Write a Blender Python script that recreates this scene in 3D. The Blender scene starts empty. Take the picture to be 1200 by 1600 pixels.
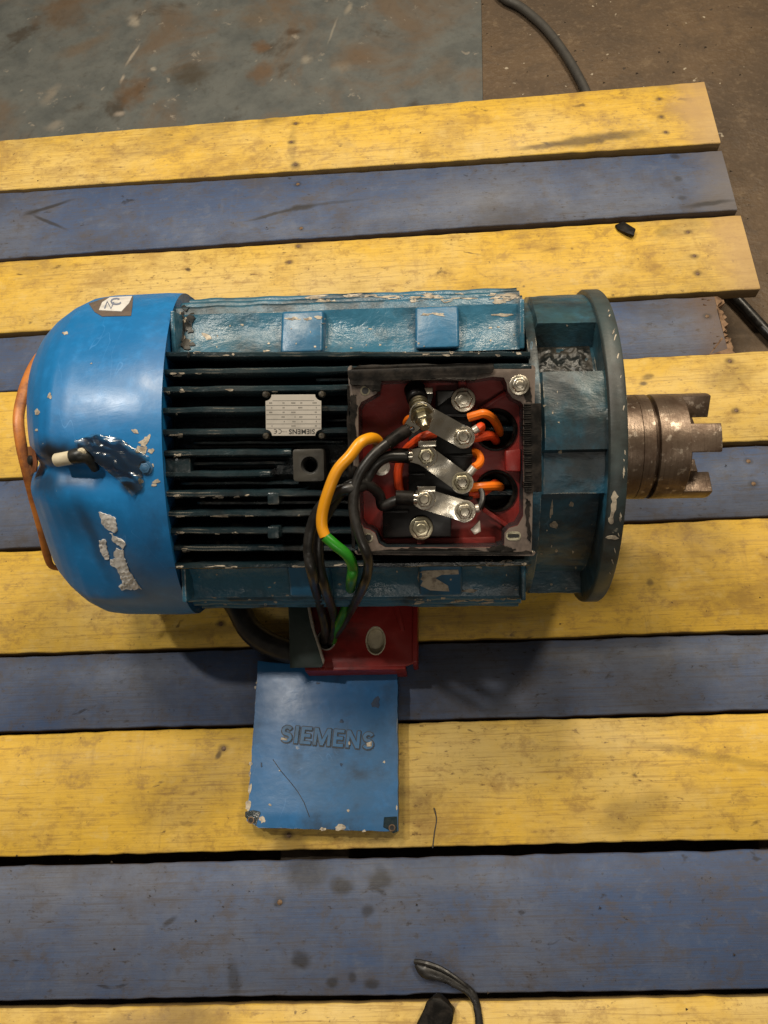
import bpy, bmesh, math, random
from mathutils import Vector, Matrix, noise
from mathutils.bvhtree import BVHTree
from mathutils.geometry import tessellate_polygon

random.seed(7)
SC = bpy.context.scene
COL = SC.collection

# ------------------------------------------------------------------ camera
# world: X along the pallet boards, Y away from the viewer, Z up, board tops at z = 0
RIGHT = Vector((0.99699322, -0.02400299, -0.07367754))
DOWN = Vector((-0.05110919, -0.91836867, -0.39241157))
FWD = Vector((-0.05824409, 0.39499728, -0.91683411))
CAM = Vector((0, 0, 1.05))
cam_d = bpy.data.cameras.new('camera')
cam_d.sensor_fit = 'VERTICAL'
cam_d.sensor_height = 36
cam_d.lens = 27
cam_d.clip_start = 0.01
cam_d.clip_end = 100
cam = bpy.data.objects.new('camera', cam_d)
COL.objects.link(cam)
cm = Matrix.Identity(4)
for i in range(3):
    cm[i][0], cm[i][1], cm[i][2], cm[i][3] = RIGHT[i], -DOWN[i], -FWD[i], CAM[i]
cam.matrix_world = cm
SC.camera = cam

# ------------------------------------------------------------------ light
SC.view_settings.view_transform = 'Standard'
SC.view_settings.look = 'None'
SC.view_settings.exposure = 0
SC.view_settings.gamma = 1
w = bpy.data.worlds.new('World')
SC.world = w
w.use_nodes = True
w.node_tree.nodes['Background'].inputs[0].default_value = (1.0, 0.86, 0.68, 1)
w.node_tree.nodes['Background'].inputs[1].default_value = 0.09


def lamp(name, loc, target, size, power, col, sy=None):
    d = bpy.data.lights.new(name, 'AREA')
    d.shape = 'RECTANGLE' if sy else 'DISK'
    d.size = size
    if sy:
        d.size_y = sy
    d.energy = power
    d.color = col
    o = bpy.data.objects.new(name, d)
    COL.objects.link(o)
    o.location = loc
    o.rotation_euler = (Vector(target) - Vector(loc)).to_track_quat('-Z', 'Y').to_euler()
    return o


lamp('workshop_lamp', (-0.75, 1.5, 2.7), (0.0, 0.5, 0), 0.5, 38, (1.0, 0.875, 0.685))
lamp('workshop_lamp', (0.55, 2.25, 2.7), (0.0, 0.6, 0), 0.6, 43, (1.0, 0.875, 0.685))
lamp('workshop_lamp', (1.35, 1.25, 2.7), (0.0, 0.5, 0), 0.5, 34, (1.0, 0.875, 0.685))
lamp('ceiling_lamp', (-1.35, 0.83, 2.5), (-0.2, 0.5, 0.2), 0.12, 24, (1.0, 0.95, 0.86))
lamp('added_gloss_tube', (0.2, -1.5, 2.1), (0.0, 0.5, 0.2), 1.3, 6.5, (1.0, 0.92, 0.8), 0.13)  # unseen lamp added behind the viewer to put gloss on the terminal links

# ------------------------------------------------------------------ frames
ORG = Vector((-0.04, 0.447, 0.200))
YAW, PHI = math.radians(-2.3), math.radians(28)
EX = Vector((math.cos(YAW), math.sin(YAW), 0))
EY = Vector((-math.sin(YAW), math.cos(YAW), 0))
EZ = Vector((0, 0, 1))
ES = EY * math.cos(PHI) + EZ * math.sin(PHI)
EU = -EY * math.sin(PHI) + EZ * math.cos(PHI)
MOT = Matrix.Identity(4)
for i in range(3):
    MOT[i][0], MOT[i][1], MOT[i][2], MOT[i][3] = EX[i], ES[i], EU[i], ORG[i]
MINV = MOT.inverted()


def sight(px, py):
    return RIGHT * (px - 600) + DOWN * (py - 800) + FWD * 1200


def wp(px, py, z=0.0):
    """world point on the level plane z that was traced at photo pixel px, py"""
    d = sight(px, py)
    return CAM + d * ((z - CAM.z) / d.z)


def mp(px, py, u):
    """motor-frame point (x along axis, s across, u towards the box lid) traced on plane u"""
    o = MINV @ CAM
    d = MINV.to_3x3() @ sight(px, py)
    return o + d * ((u - o.z) / d.z)


def mw(px, py, u):
    return MOT @ mp(px, py, u)


# ------------------------------------------------------------------ mesh builder
WORLD = {}


class MB:
    def __init__(self):
        self.v, self.f, self.m = [], [], []

    def add(self, vs, fs, mi=0):
        n = len(self.v)
        self.v += [Vector(p) for p in vs]
        self.f += [[i + n for i in f] for f in fs]
        self.m += [mi] * len(fs)
        return self

    def box(self, a, b, mi=0):
        (x0, y0, z0), (x1, y1, z1) = a, b
        vs = [(x0, y0, z0), (x1, y0, z0), (x1, y1, z0), (x0, y1, z0), (x0, y0, z1), (x1, y0, z1), (x1, y1, z1), (x0, y1, z1)]
        return self.add(vs, [(0, 3, 2, 1), (4, 5, 6, 7), (0, 1, 5, 4), (1, 2, 6, 5), (2, 3, 7, 6), (3, 0, 4, 7)], mi)

    def prism(self, outer, z0, z1, holes=(), mi=0):
        loops = [[Vector((p[0], p[1], 0)) for p in outer]] + [[Vector((p[0], p[1], 0)) for p in h] for h in holes]
        flat = [p for l in loops for p in l]
        tris = tessellate_polygon(loops)
        n = len(flat)
        vs = [(p.x, p.y, z1) for p in flat] + [(p.x, p.y, z0) for p in flat]
        fs = []
        for t in tris:
            a, b, c = (flat[i] for i in t)
            up = (b - a).cross(c - a).z > 0
            t = tuple(t) if up else tuple(reversed(t))
            fs.append(t)
            fs.append(tuple(i + n for i in reversed(t)))
        k = 0
        for l in loops:
            m = len(l)
            for i in range(m):
                j = (i + 1) % m
                fs.append((k + i, k + j, n + k + j, n + k + i))
            k += m
        return self.add(vs, fs, mi)

    def tube(self, pts, r, n=12, sub=6, caps=True, flat=1.0, mi=0):
        pts = [Vector(p) for p in pts]
        rr = r if isinstance(r, (list, tuple)) else [r] * len(pts)
        P, Rr = [], []
        for i in range(len(pts) - 1):
            p0 = pts[max(i - 1, 0)]
            p1, p2 = pts[i], pts[i + 1]
            p3 = pts[min(i + 2, len(pts) - 1)]
            for k in range(sub):
                t = k / sub
                P.append(0.5 * ((2 * p1) + (p2 - p0) * t + (2 * p0 - 5 * p1 + 4 * p2 - p3) * t * t + (3 * p1 - p0 - 3 * p2 + p3) * t ** 3))
                Rr.append(rr[i] * (1 - t) + rr[i + 1] * t)
        P.append(pts[-1])
        Rr.append(rr[-1])
        vs, fs = [], []
        up = None
        for i, p in enumerate(P):
            t = (P[min(i + 1, len(P) - 1)] - P[max(i - 1, 0)]).normalized()
            if up is None:
                up = t.orthogonal().normalized() if abs(t.z) > 0.9 else Vector((0, 0, 1))
            a = t.cross(up)
            if a.length < 1e-5:
                a = t.orthogonal()
            a.normalize()
            up = a.cross(t).normalized()
            for k in range(n):
                q = 2 * math.pi * k / n
                vs.append(p + a * (math.cos(q) * Rr[i]) + up * (math.sin(q) * Rr[i] * flat))
        for i in range(len(P) - 1):
            for k in range(n):
                j = (k + 1) % n
                fs.append((i * n + k, i * n + j, (i + 1) * n + j, (i + 1) * n + k))
        if caps:
            fs.append(tuple(reversed(range(n))))
            fs.append(tuple(range((len(P) - 1) * n, len(P) * n)))
        return self.add(vs, fs, mi)

    def stack(self, c, ax, prof, n=24, mi=0, hexes=False):
        """solid of revolution about a line: prof = [(height, radius)]"""
        c, ax = Vector(c), Vector(ax).normalized()
        a = ax.orthogonal().normalized()
        b = ax.cross(a)
        vs, fs = [], []
        for h, r in prof:
            for k in range(n):
                q = 2 * math.pi * (k + 0.35) / n
                vs.append(c + ax * h + a * (math.cos(q) * r) + b * (math.sin(q) * r))
        for i in range(len(prof) - 1):
            for k in range(n):
                j = (k + 1) % n
                fs.append((i * n + k, i * n + j, (i + 1) * n + j, (i + 1) * n + k))
        fs.append(tuple(reversed(range(n))))
        fs.append(tuple(range((len(prof) - 1) * n, len(prof) * n)))
        return self.add(vs, fs, mi)

    def turn(self, prof, n=96, rfun=None, cap=(True, True), mi=0):
        """lathe about the motor's x axis: prof = [(x, r)], angle 0 faces u, + faces s"""
        vs, fs = [], []
        for x, r in prof:
            for k in range(n):
                q = 2 * math.pi * k / n
                if q > math.pi:
                    q -= 2 * math.pi
                x2, r2 = rfun(x, r, q) if rfun else (x, r)
                vs.append((x2, r2 * math.sin(q), r2 * math.cos(q)))
        for i in range(len(prof) - 1):
            for k in range(n):
                j = (k + 1) % n
                fs.append((i * n + k, (i + 1) * n + k, (i + 1) * n + j, i * n + j))
        if cap[0]:
            fs.append(tuple(range(n)))
        if cap[1]:
            fs.append(tuple(reversed(range((len(prof) - 1) * n, len(prof) * n))))
        return self.add(vs, fs, mi)

    def xf(self, fn):
        self.v = [Vector(fn(p)) for p in self.v]
        return self

    def build(self, name, mats, parent=None, bevel=0, seg=2, angle=35, frame='world', rough=0, rscale=60, fixn=True):
        if not isinstance(mats, (list, tuple)):
            mats = [mats]
        me = bpy.data.meshes.new(name)
        bm = bmesh.new()
        inv = None
        if parent is not None and frame == 'world':
            inv = WORLD[parent.name].inverted()
        bv = [bm.verts.new(inv @ p if inv else p) for p in self.v]
        for f, mi in zip(self.f, self.m):
            try:
                fc = bm.faces.new([bv[i] for i in f])
                fc.material_index = mi
            except ValueError:
                pass
        bmesh.ops.remove_doubles(bm, verts=bm.verts, dist=1e-6)
        if fixn:
            bmesh.ops.recalc_face_normals(bm, faces=bm.faces)
        if bevel:
            es = [e for e in bm.edges if len(e.link_faces) == 2 and e.calc_face_angle(0) > math.radians(30)]
            if es:
                bmesh.ops.bevel(bm, geom=es, offset=bevel, segments=seg, profile=0.5, affect='EDGES', clamp_overlap=True)
        if rough:
            bm.normal_update()
            for v in bm.verts:
                v.co += v.normal * (noise.noise(v.co * rscale) * rough)
        bm.normal_update()
        for e in bm.edges:
            e.smooth = not (len(e.link_faces) == 2 and e.calc_face_angle(0) > math.radians(angle))
        for f in bm.faces:
            f.smooth = True
        bm.to_mesh(me)
        bm.free()
        for m in mats:
            me.materials.append(m)
        o = bpy.data.objects.new(name, me)
        COL.objects.link(o)
        if parent is not None:
            o.parent = parent
            WORLD[o.name] = WORLD[parent.name]
        else:
            WORLD[o.name] = Matrix.Identity(4)
        return o


def tag(o, label=None, cat=None, group=None, kind=None):
    for k, v in (('label', label), ('category', cat), ('group', group), ('kind', kind)):
        if v:
            o[k] = v
    return o


def empty(name, mat, label, cat, group=None):
    o = bpy.data.objects.new(name, None)
    COL.objects.link(o)
    o.empty_display_size = 0.05
    o.matrix_world = mat
    WORLD[o.name] = mat.copy()
    return tag(o, label, cat, group)


def T(v):
    return Matrix.Translation(Vector(v))


def circle(cx, cy, r, n=28, ph=0):
    return [(cx + r * math.cos(2 * math.pi * k / n + ph), cy + r * math.sin(2 * math.pi * k / n + ph)) for k in range(n)]


def rrect(x0, y0, x1, y1, r, n=5):
    out = []
    for cx, cy, a in ((x1 - r, y1 - r, 0), (x0 + r, y1 - r, 90), (x0 + r, y0 + r, 180), (x1 - r, y0 + r, 270)):
        for k in range(n + 1):
            q = math.radians(a + 90 * k / n)
            out.append((cx + r * math.cos(q), cy + r * math.sin(q)))
    return out


def text_mb(body, size, extrude, offset=0.0, spacing=1.0):
    c = bpy.data.curves.new('lettering', 'FONT')
    c.body = body
    c.size = size
    c.extrude = extrude
    c.offset = offset
    c.align_x = 'CENTER'
    c.align_y = 'CENTER'
    c.space_character = spacing
    c.resolution_u = 3
    o = bpy.data.objects.new('lettering_source', c)
    COL.objects.link(o)
    dg = bpy.context.evaluated_depsgraph_get()
    me = o.evaluated_get(dg).to_mesh()
    m = MB()
    m.add([v.co.copy() for v in me.vertices], [tuple(p.vertices) for p in me.polygons])
    o.evaluated_get(dg).to_mesh_clear()
    bpy.data.objects.remove(o)
    bpy.data.curves.remove(c)
    return m


# ------------------------------------------------------------------ materials
class NT:
    def __init__(self, name):
        self.mat = bpy.data.materials.new(name)
        self.mat.use_nodes = True
        self.t = self.mat.node_tree
        self.n = self.t.nodes
        self.b = self.n['Principled BSDF']
        tc = self.n.new('ShaderNodeTexCoord')
        self.P = tc.outputs['Object']

    def put(self, sock, v):
        if isinstance(v, bpy.types.NodeSocket):
            self.t.links.new(v, sock)
        elif v is not None:
            if isinstance(v, (tuple, list)) and len(v) == 3 and sock.type == 'RGBA':
                v = (*v, 1)
            sock.default_value = v

    def map(self, scale=(1, 1, 1), loc=(0, 0, 0), rot=(0, 0, 0), vec=None):
        m = self.n.new('ShaderNodeMapping')
        self.put(m.inputs[0], vec or self.P)
        m.inputs[1].default_value = loc
        m.inputs[2].default_value = rot
        m.inputs[3].default_value = scale if isinstance(scale, (tuple, list)) else (scale,) * 3
        return m.outputs[0]

    def noise(self, scale, detail=5, rough=0.6, dist=0, loc=(0, 0, 0), stretch=(1, 1, 1), vec=None):
        x = self.n.new('ShaderNodeTexNoise')
        self.put(x.inputs['Vector'], self.map(stretch, loc, vec=vec))
        x.inputs['Scale'].default_value = scale
        x.inputs['Detail'].default_value = detail
        x.inputs['Roughness'].default_value = rough
        x.inputs['Distortion'].default_value = dist
        return x.outputs[0]

    def voro(self, scale, loc=(0, 0, 0), stretch=(1, 1, 1), feature='F1', out=0):
        x = self.n.new('ShaderNodeTexVoronoi')
        x.feature = feature
        self.put(x.inputs['Vector'], self.map(stretch, loc))
        x.inputs['Scale'].default_value = scale
        return x.outputs[out]

    def ramp(self, v, a, b, lo=0.0, hi=1.0, smooth=True):
        r = self.n.new('ShaderNodeMapRange')
        r.interpolation_type = 'SMOOTHSTEP' if smooth else 'LINEAR'
        self.put(r.inputs[0], v)
        r.inputs[1].default_value, r.inputs[2].default_value = a, b
        r.inputs[3].default_value, r.inputs[4].default_value = lo, hi
        return r.outputs[0]

    def math(self, op, a, b=None, clamp=False):
        m = self.n.new('ShaderNodeMath')
        m.operation = op
        m.use_clamp = clamp
        self.put(m.inputs[0], a)
        if b is not None:
            self.put(m.inputs[1], b)
        return m.outputs[0]

    def mix(self, fac, a, b, mode='MIX'):
        m = self.n.new('ShaderNodeMix')
        m.data_type = 'RGBA'
        m.blend_type = mode
        self.put(m.inputs[0], fac)
        self.put(m.inputs[6], a)
        self.put(m.inputs[7], b)
        return m.outputs[2]

    def edge(self, radius=0.002, lo=0.02, hi=0.12):
        bv = self.n.new('ShaderNodeBevel')
        bv.samples = 4
        bv.inputs[0].default_value = radius
        g = self.n.new('ShaderNodeNewGeometry')
        d = self.n.new('ShaderNodeVectorMath')
        d.operation = 'DOT_PRODUCT'
        self.put(d.inputs[0], bv.outputs[0])
        self.put(d.inputs[1], g.outputs['Normal'])
        return self.ramp(self.math('SUBTRACT', 1.0, d.outputs['Value']), lo, hi)

    def ellipse(self, x, y, rx, ry, rot=0, soft=0.5, wob=0.5, wscale=40):
        """soft edged blot at x, y in the object's own xy plane"""
        v = self.n.new('ShaderNodeVectorMath')
        v.operation = 'ADD'
        if not hasattr(self, '_wob'):
            nz = self.n.new('ShaderNodeTexNoise')
            self.put(nz.inputs['Vector'], self.P)
            nz.inputs['Scale'].default_value = wscale
            nz.inputs['Detail'].default_value = 4
            s = self.n.new('ShaderNodeVectorMath')
            s.operation = 'SUBTRACT'
            self.put(s.inputs[0], nz.outputs[1])
            s.inputs[1].default_value = (.5, .5, .5)
            self._wob = s.outputs[0]
        sc = self.n.new('ShaderNodeVectorMath')
        sc.operation = 'SCALE'
        self.put(sc.inputs[0], self._wob)
        sc.inputs[3].default_value = wob * min(rx, ry) * 2
        self.put(v.inputs[0], self.P)
        self.put(v.inputs[1], sc.outputs[0])
        m = self.n.new('ShaderNodeMapping')
        m.vector_type = 'TEXTURE'
        self.put(m.inputs[0], v.outputs[0])
        m.inputs[1].default_value = (x, y, 0)
        m.inputs[2].default_value = (0, 0, rot)
        m.inputs[3].default_value = (rx, ry, 1e3)
        ln = self.n.new('ShaderNodeVectorMath')
        ln.operation = 'LENGTH'
        self.put(ln.inputs[0], m.outputs[0])
        return self.ramp(ln.outputs['Value'], 1.0, 1.0 - soft, 0, 1)

    def bump(self, h, strength=0.3, dist=0.001, prev=None):
        b = self.n.new('ShaderNodeBump')
        b.inputs['Strength'].default_value = strength
        b.inputs['Distance'].default_value = dist
        self.put(b.inputs['Height'], h)
        if prev is not None:
            self.put(b.inputs['Normal'], prev)
        return b.outputs[0]

    def out(self, color, rough=0.5, metal=0.0, normal=None, coat=0.0, spec=None):
        self.put(self.b.inputs['Base Color'], color)
        self.put(self.b.inputs['Roughness'], rough)
        self.put(self.b.inputs['Metallic'], metal)
        if normal is not None:
            self.put(self.b.inputs['Normal'], normal)
        if coat:
            self.b.inputs['Coat Weight'].default_value = coat
            self.b.inputs['Coat Roughness'].default_value = 0.12
        if spec is not None:
            self.b.inputs['Specular IOR Level'].default_value = spec
        return self.mat


PB = Vector((-0.15, 0.55, -0.125))   # pallet base


def board_mat(kind, seed, stains=(), worn_end=None):
    """painted plank: brush grain, ground-in dirt, specks, scratches; stains = (world x, y, rx, ry, rot, strength)"""
    m = NT(kind + '_painted_plank')
    L = (seed * 3.7, seed * 1.3, seed * 0.7)
    grain = m.noise(5, 8, 0.7, 0.3, L, (1.2, 22, 22))
    fine = m.noise(30, 8, 0.75, 0, L, (0.35, 9, 9))
    blot = m.noise(8, 12, 0.72, 0.2, L, (0.85, 1.15, 1))
    blot2 = m.noise(2.6, 7, 0.7, 0.2, (L[1], L[0], 0))
    speck = m.noise(150, 3, 0.6, 0, L)
    cross = m.noise(16, 6, 0.65, 0, (L[2], L[0], 3), (3.0, 0.35, 1))
    if kind == 'yellow':
        base, pale, dirt, deep = (0.67, 0.42, 0.052), (0.65, 0.465, 0.15), (0.29, 0.165, 0.048), (0.07, 0.04, 0.018)
    else:
        base, pale, dirt, deep = (0.046, 0.080, 0.172), (0.105, 0.122, 0.172), (0.078, 0.066, 0.062), (0.020, 0.018, 0.020)
    c = m.mix(m.ramp(blot2, 0.38, 0.66), base, pale)
    c = m.mix(m.ramp(grain, 0.40, 0.70, 0, 0.45), c, m.mix(0.5, c, dirt))
    c = m.mix(m.ramp(fine, 0.50, 0.70, 0, 0.6), c, dirt)
    c = m.mix(m.ramp(blot, 0.50, 0.70, 0, 0.62), c, dirt)
    mott = m.noise(36, 10, 0.75, 0.2, (L[2], L[1], 1), (0.85, 1.1, 1))
    c = m.mix(m.ramp(mott, 0.50, 0.66, 0, 0.6), c, dirt)
    tiny = m.noise(110, 6, 0.7, 0, (L[1], 2, 1), (0.6, 1.3, 1))
    c = m.mix(m.ramp(tiny, 0.54, 0.70, 0, 0.55), c, dirt)
    c = m.mix(m.math('MULTIPLY', m.ramp(tiny, 0.60, 0.70), m.ramp(blot2, 0.45, 0.6, 0, 0.8)), c, deep)
    c = m.mix(m.ramp(mott, 0.46, 0.34, 0, 0.5), c, pale)
    c = m.mix(m.ramp(cross, 0.56, 0.76, 0, 0.4), c, dirt if kind == 'yellow' else pale)
    spk = m.math('MULTIPLY', m.ramp(speck, 0.66, 0.72), m.ramp(mott, 0.42, 0.58))
    c = m.mix(m.math('MULTIPLY', spk, 0.75), c, deep)
    broad = m.noise(4.2, 9, 0.66, 0.5, (L[2], 3, L[0]), (0.7, 1.2, 1))
    c = m.mix(m.ramp(broad, 0.53, 0.70, 0, 0.6), c, (0.24, 0.155, 0.065) if kind == 'yellow' else (0.06, 0.056, 0.062))
    big = m.noise(34, 5, 0.55, 0.6, (L[0], L[2], 5), (0.7, 1.3, 1))
    c = m.mix(m.ramp(big, 0.66, 0.73, 0, 0.7), c, deep)
    hair = m.noise(42, 3, 0.6, 0.3, L, (0.22, 9, 1))
    c = m.mix(m.math('MULTIPLY', m.ramp(hair, 0.585, 0.64, 0, 0.5 if kind == 'yellow' else 0.4), m.ramp(blot2, 0.3, 0.6, 0.35, 1)), c, dirt)
    scr = m.noise(4, 4, 0.55, 0.7, L, (1, 55, 1))
    c = m.mix(m.ramp(m.math('ABSOLUTE', m.math('SUBTRACT', scr, 0.60)), 0.004, 0.0, 0, 0.35), c, deep)
    if worn_end is not None:
        sx = m.n.new('ShaderNodeSeparateXYZ')
        m.put(sx.inputs[0], m.P)
        k = m.math('ADD', sx.outputs[0], m.math('MULTIPLY', m.math('SUBTRACT', blot, 0.5), 0.12))
        e = m.ramp(k, worn_end - PB.x - 0.085, worn_end - PB.x - 0.01, 0, 0.75)
        c = m.mix(e, c, (0.46, 0.30, 0.14) if kind == 'yellow' else ((0.13, 0.085, 0.055) if worn_end < 0.5 else (0.15, 0.13, 0.12)))
    for (x, y, rx, ry, rot, st) in stains:
        e = m.ellipse(x - PB.x, y - PB.y, rx * 1.15, ry * 1.3, rot, 0.7, 0.55)
        c = m.mix(m.math('MULTIPLY', e, st), c, (0.05, 0.03, 0.015) if kind == 'yellow' else (0.022, 0.019, 0.017))
    # raw and grimy on the cut sides
    g = m.n.new('ShaderNodeNewGeometry')
    sz = m.n.new('ShaderNodeSeparateXYZ')
    m.put(sz.inputs[0], g.outputs['True Normal'])
    side = m.ramp(sz.outputs[2], 0.75, 0.45)
    c = m.mix(m.math('MULTIPLY', side, 0.85), c, m.mix(m.ramp(fine, .4, .7), (0.07, 0.045, 0.025), (0.14, 0.09, 0.05)))
    h = m.math('ADD', m.math('MULTIPLY', grain, 0.6), m.math('ADD', m.math('MULTIPLY', fine, 0.6), m.math('ADD', m.math('MULTIPLY', speck, 0.3), m.math('MULTIPLY', hair, -0.5))))
    nb = m.bump(h, 0.35, 0.0012)
    nb = m.bump(blot, 0.25, 0.003, nb)
    return m.out(c, m.ramp(blot, 0.3, 0.7, 0.42, 0.72), 0, nb, spec=0.35)


def paint_mat(name, col, grime=(0.012, 0.012, 0.012), grime_amt=0.5, chips=0.5, rough=0.3, brush=0.3, edge=0.5, chipcol=(0.50, 0.44, 0.34), seed=0, alt=None, gthr=(0.52, 0.68), shade_grime_blots=()):
    """old gloss paint: thick brushed coats, oily grime, chipped spots and rubbed edges"""
    m = NT(name)
    L = (seed, seed * 2.1, seed * .4)
    n1 = m.noise(9, 8, 0.65, 0.3, L)
    n2 = m.noise(70, 6, 0.6, 0, L)
    n3 = m.noise(26, 5, 0.6, 0.5, L, (0.5, 1, 1))
    c = m.mix(m.ramp(m.noise(5, 6, 0.6, 0, (3 + seed, 1, 2)), 0.35, 0.68), col, alt or tuple(k * 0.72 for k in col))
    c = m.mix(m.ramp(n2, 0.45, 0.8, 0, 0.3), c, tuple(min(1, k * 1.7 + 0.01) for k in col))
    gm = m.ramp(n1, gthr[0], gthr[1], 0, grime_amt)
    c = m.mix(gm, c, grime)
    for (bx, by, rx, ry, rot, st) in shade_grime_blots:  # painted shade of creases, mixed to the grime colour along with real grime
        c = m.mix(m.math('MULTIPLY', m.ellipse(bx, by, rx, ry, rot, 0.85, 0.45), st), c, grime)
    if chips:
        ch = m.math('MULTIPLY', m.ramp(n2, 0.70, 0.72), m.ramp(n1, 0.50, 0.60), True)
        c = m.mix(m.math('MULTIPLY', ch, chips), c, chipcol)
    if edge:
        e = m.math('MULTIPLY', m.edge(), m.ramp(n3, 0.54, 0.64))
        c = m.mix(m.math('MULTIPLY', e, edge), c, chipcol)
    sc1 = m.noise(7, 3, 0.5, 0.8, (seed * 3, 2, 1), (1.5, .6, 1))
    sc2 = m.math('MULTIPLY', m.ramp(m.math('ABSOLUTE', m.math('SUBTRACT', sc1, 0.47)), 0.0022, 0.0, 0, 0.35), m.ramp(n3, 0.48, 0.6))
    c = m.mix(sc2, c, tuple(min(1, k * 1.5 + 0.08) for k in col))
    dust = m.noise(3.5, 10, 0.75, 0, (seed, 9, 4))
    c = m.mix(m.ramp(dust, 0.5, 0.75, 0, 0.22), c, (0.16, 0.14, 0.115))
    nb = m.bump(m.math('ADD', n3, m.math('MULTIPLY', n2, 0.4)), brush, 0.003)
    return m.out(c, m.ramp(m.math('ADD', m.math('MULTIPLY', n1, .5), m.math('MULTIPLY', dust, .5)), 0.35, 0.68, rough, rough + 0.28), 0, nb)


def plain(name, col, rough=0.4, metal=0.0, var=0.35, scale=60, bump=0.15, alt=None, seed=0):
    m = NT(name)
    n1 = m.noise(scale, 6, 0.65, 0.2, (seed, 0, seed))
    c = m.mix(m.ramp(n1, 0.4, 0.7, 0, 1), col, alt or tuple(k * (1 - var) for k in col))
    return m.out(c, m.ramp(n1, 0.3, 0.7, rough * 0.8, min(1, rough * 1.3)), metal, m.bump(n1, bump, 0.001))


M = {}
M['cover'] = COVER = paint_mat('blue_gloss_paint', (0.007, 0.150, 0.385), grime_amt=0.4, chips=0.8, rough=0.27, brush=0.10, edge=0.0, seed=1.3, alt=(0.006, 0.120, 0.33), gthr=(0.58, 0.75), shade_grime_blots=[(-0.338, 0.006, 0.046, 0.024, -0.15, 0.97), (-0.290, -0.004, 0.026, 0.009, -0.35, 0.45), (-0.262, -0.030, 0.014, 0.010, -0.35, 0.8), (-0.36, -0.025, 0.04, 0.022, 0, 0.7), (-0.318, -0.085, 0.012, 0.07, 0.1, 0.5), (-0.285, -0.12, 0.03, 0.06, 0.3, 0.35)])  # blots darken the fold and creases: shade painted in with the grime
M['housing'] = paint_mat('teal_blue_cast_paint', (0.035, 0.125, 0.205), grime=(0.008, 0.016, 0.02), grime_amt=0.85, chips=0.85, rough=0.25, brush=0.9, edge=0.8, seed=2.1, gthr=(0.46, 0.62), alt=(0.022, 0.095, 0.14))
M['panel'] = paint_mat('brushed_teal_paint', (0.03, 0.125, 0.205), grime=(0.008, 0.02, 0.026), grime_amt=0.85, chips=0.9, rough=0.2, brush=1.0, edge=0.8, seed=4.4, alt=(0.022, 0.085, 0.125), gthr=(0.46, 0.66))
M['pad'] = paint_mat('pad_blue_paint', (0.024, 0.135, 0.265), grime=(0.01, 0.028, 0.04), grime_amt=0.7, chips=0.7, rough=0.28, brush=0.4, edge=0.9, seed=5.2, gthr=(0.48, 0.7))
M['shield'] = paint_mat('end_shield_paint', (0.022, 0.108, 0.180), grime_amt=0.85, chips=0.85, rough=0.24, brush=0.6, edge=0.8, seed=7.9, alt=(0.03, 0.065, 0.07), gthr=(0.38, 0.60))
M['flange'] = paint_mat('flange_grey_green_paint', (0.04, 0.048, 0.045), grime=(0.016, 0.016, 0.014), grime_amt=0.85, chips=0.6, rough=0.3, brush=0.3, edge=1.0, seed=8.3, alt=(0.022, 0.05, 0.06), chipcol=(0.42, 0.38, 0.3), gthr=(0.45, 0.62))
M['fin'] = paint_mat('black_oily_fin_paint', (0.006, 0.014, 0.018), grime=(0.003, 0.003, 0.003), grime_amt=0.8, chips=0.6, rough=0.12, brush=0.9, edge=0.9, seed=3.7, alt=(0.014, 0.029, 0.036), chipcol=(0.24, 0.215, 0.175))
M['red'] = paint_mat('red_oxide_primer', (0.27, 0.020, 0.016), grime=(0.03, 0.006, 0.005), grime_amt=0.7, chips=0.25, rough=0.3, brush=0.25, edge=0.0, seed=1.9, chipcol=(0.4, 0.2, 0.17))
M['lid'] = paint_mat('lid_blue_paint', (0.016, 0.118, 0.305), grime=(0.014, 0.03, 0.055), grime_amt=0.85, chips=0.95, rough=0.30, brush=0.16, edge=0.75, seed=6.6, alt=(0.032, 0.115, 0.25), gthr=(0.48, 0.7))
M['rim'] = plain('bare_scraped_rim', (0.125, 0.095, 0.078), 0.5, 0.2, alt=(0.035, 0.025, 0.02), scale=38, bump=0.4)
M['gasket'] = plain('black_rubber_gasket', (0.006, 0.0055, 0.005), 0.42, alt=(0.022, 0.018, 0.015), scale=80, bump=0.5)
def nickel_mat():
    m = NT('nickel_plate')
    n1 = m.noise(55, 5, 0.6, 0.6)
    wv = m.noise(32, 2, 0.5, 0.4, (3, 1, 0))
    c = m.mix(m.ramp(n1, 0.38, 0.66), (0.76, 0.72, 0.63), (0.40, 0.355, 0.28))
    nb = m.bump(wv, 0.4, 0.003, m.bump(n1, 0.06, 0.001))
    return m.out(c, m.ramp(n1, 0.35, 0.7, 0.14, 0.32), 1.0, nb)


M['nickel'] = nickel_mat()
M['zinc'] = plain('zinc_screw', (0.62, 0.57, 0.47), 0.3, 1.0, alt=(0.34, 0.30, 0.23), scale=140, bump=0.2)
M['stud'] = plain('tarnished_stud', (0.46, 0.42, 0.30), 0.33, 1.0, alt=(0.22, 0.20, 0.14), scale=160, bump=0.2)
M['tin'] = plain('tinned_crimp', (0.62, 0.57, 0.5), 0.38, 0.7, alt=(0.4, 0.36, 0.3), scale=150)
M['bakelite'] = BK = plain('black_terminal_block', (0.004, 0.004, 0.004), 0.3, alt=(0.009, 0.008, 0.008), scale=30, bump=0.05)
BK.node_tree.nodes['Principled BSDF'].inputs['Specular IOR Level'].default_value = 0.25
M['gasket'].node_tree.nodes['Principled BSDF'].inputs['Specular IOR Level'].default_value = 0.12
M['cable'] = plain('black_cable_sheath', (0.012, 0.011, 0.010), 0.36, alt=(0.024, 0.022, 0.02), scale=70, bump=0.15)
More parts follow.
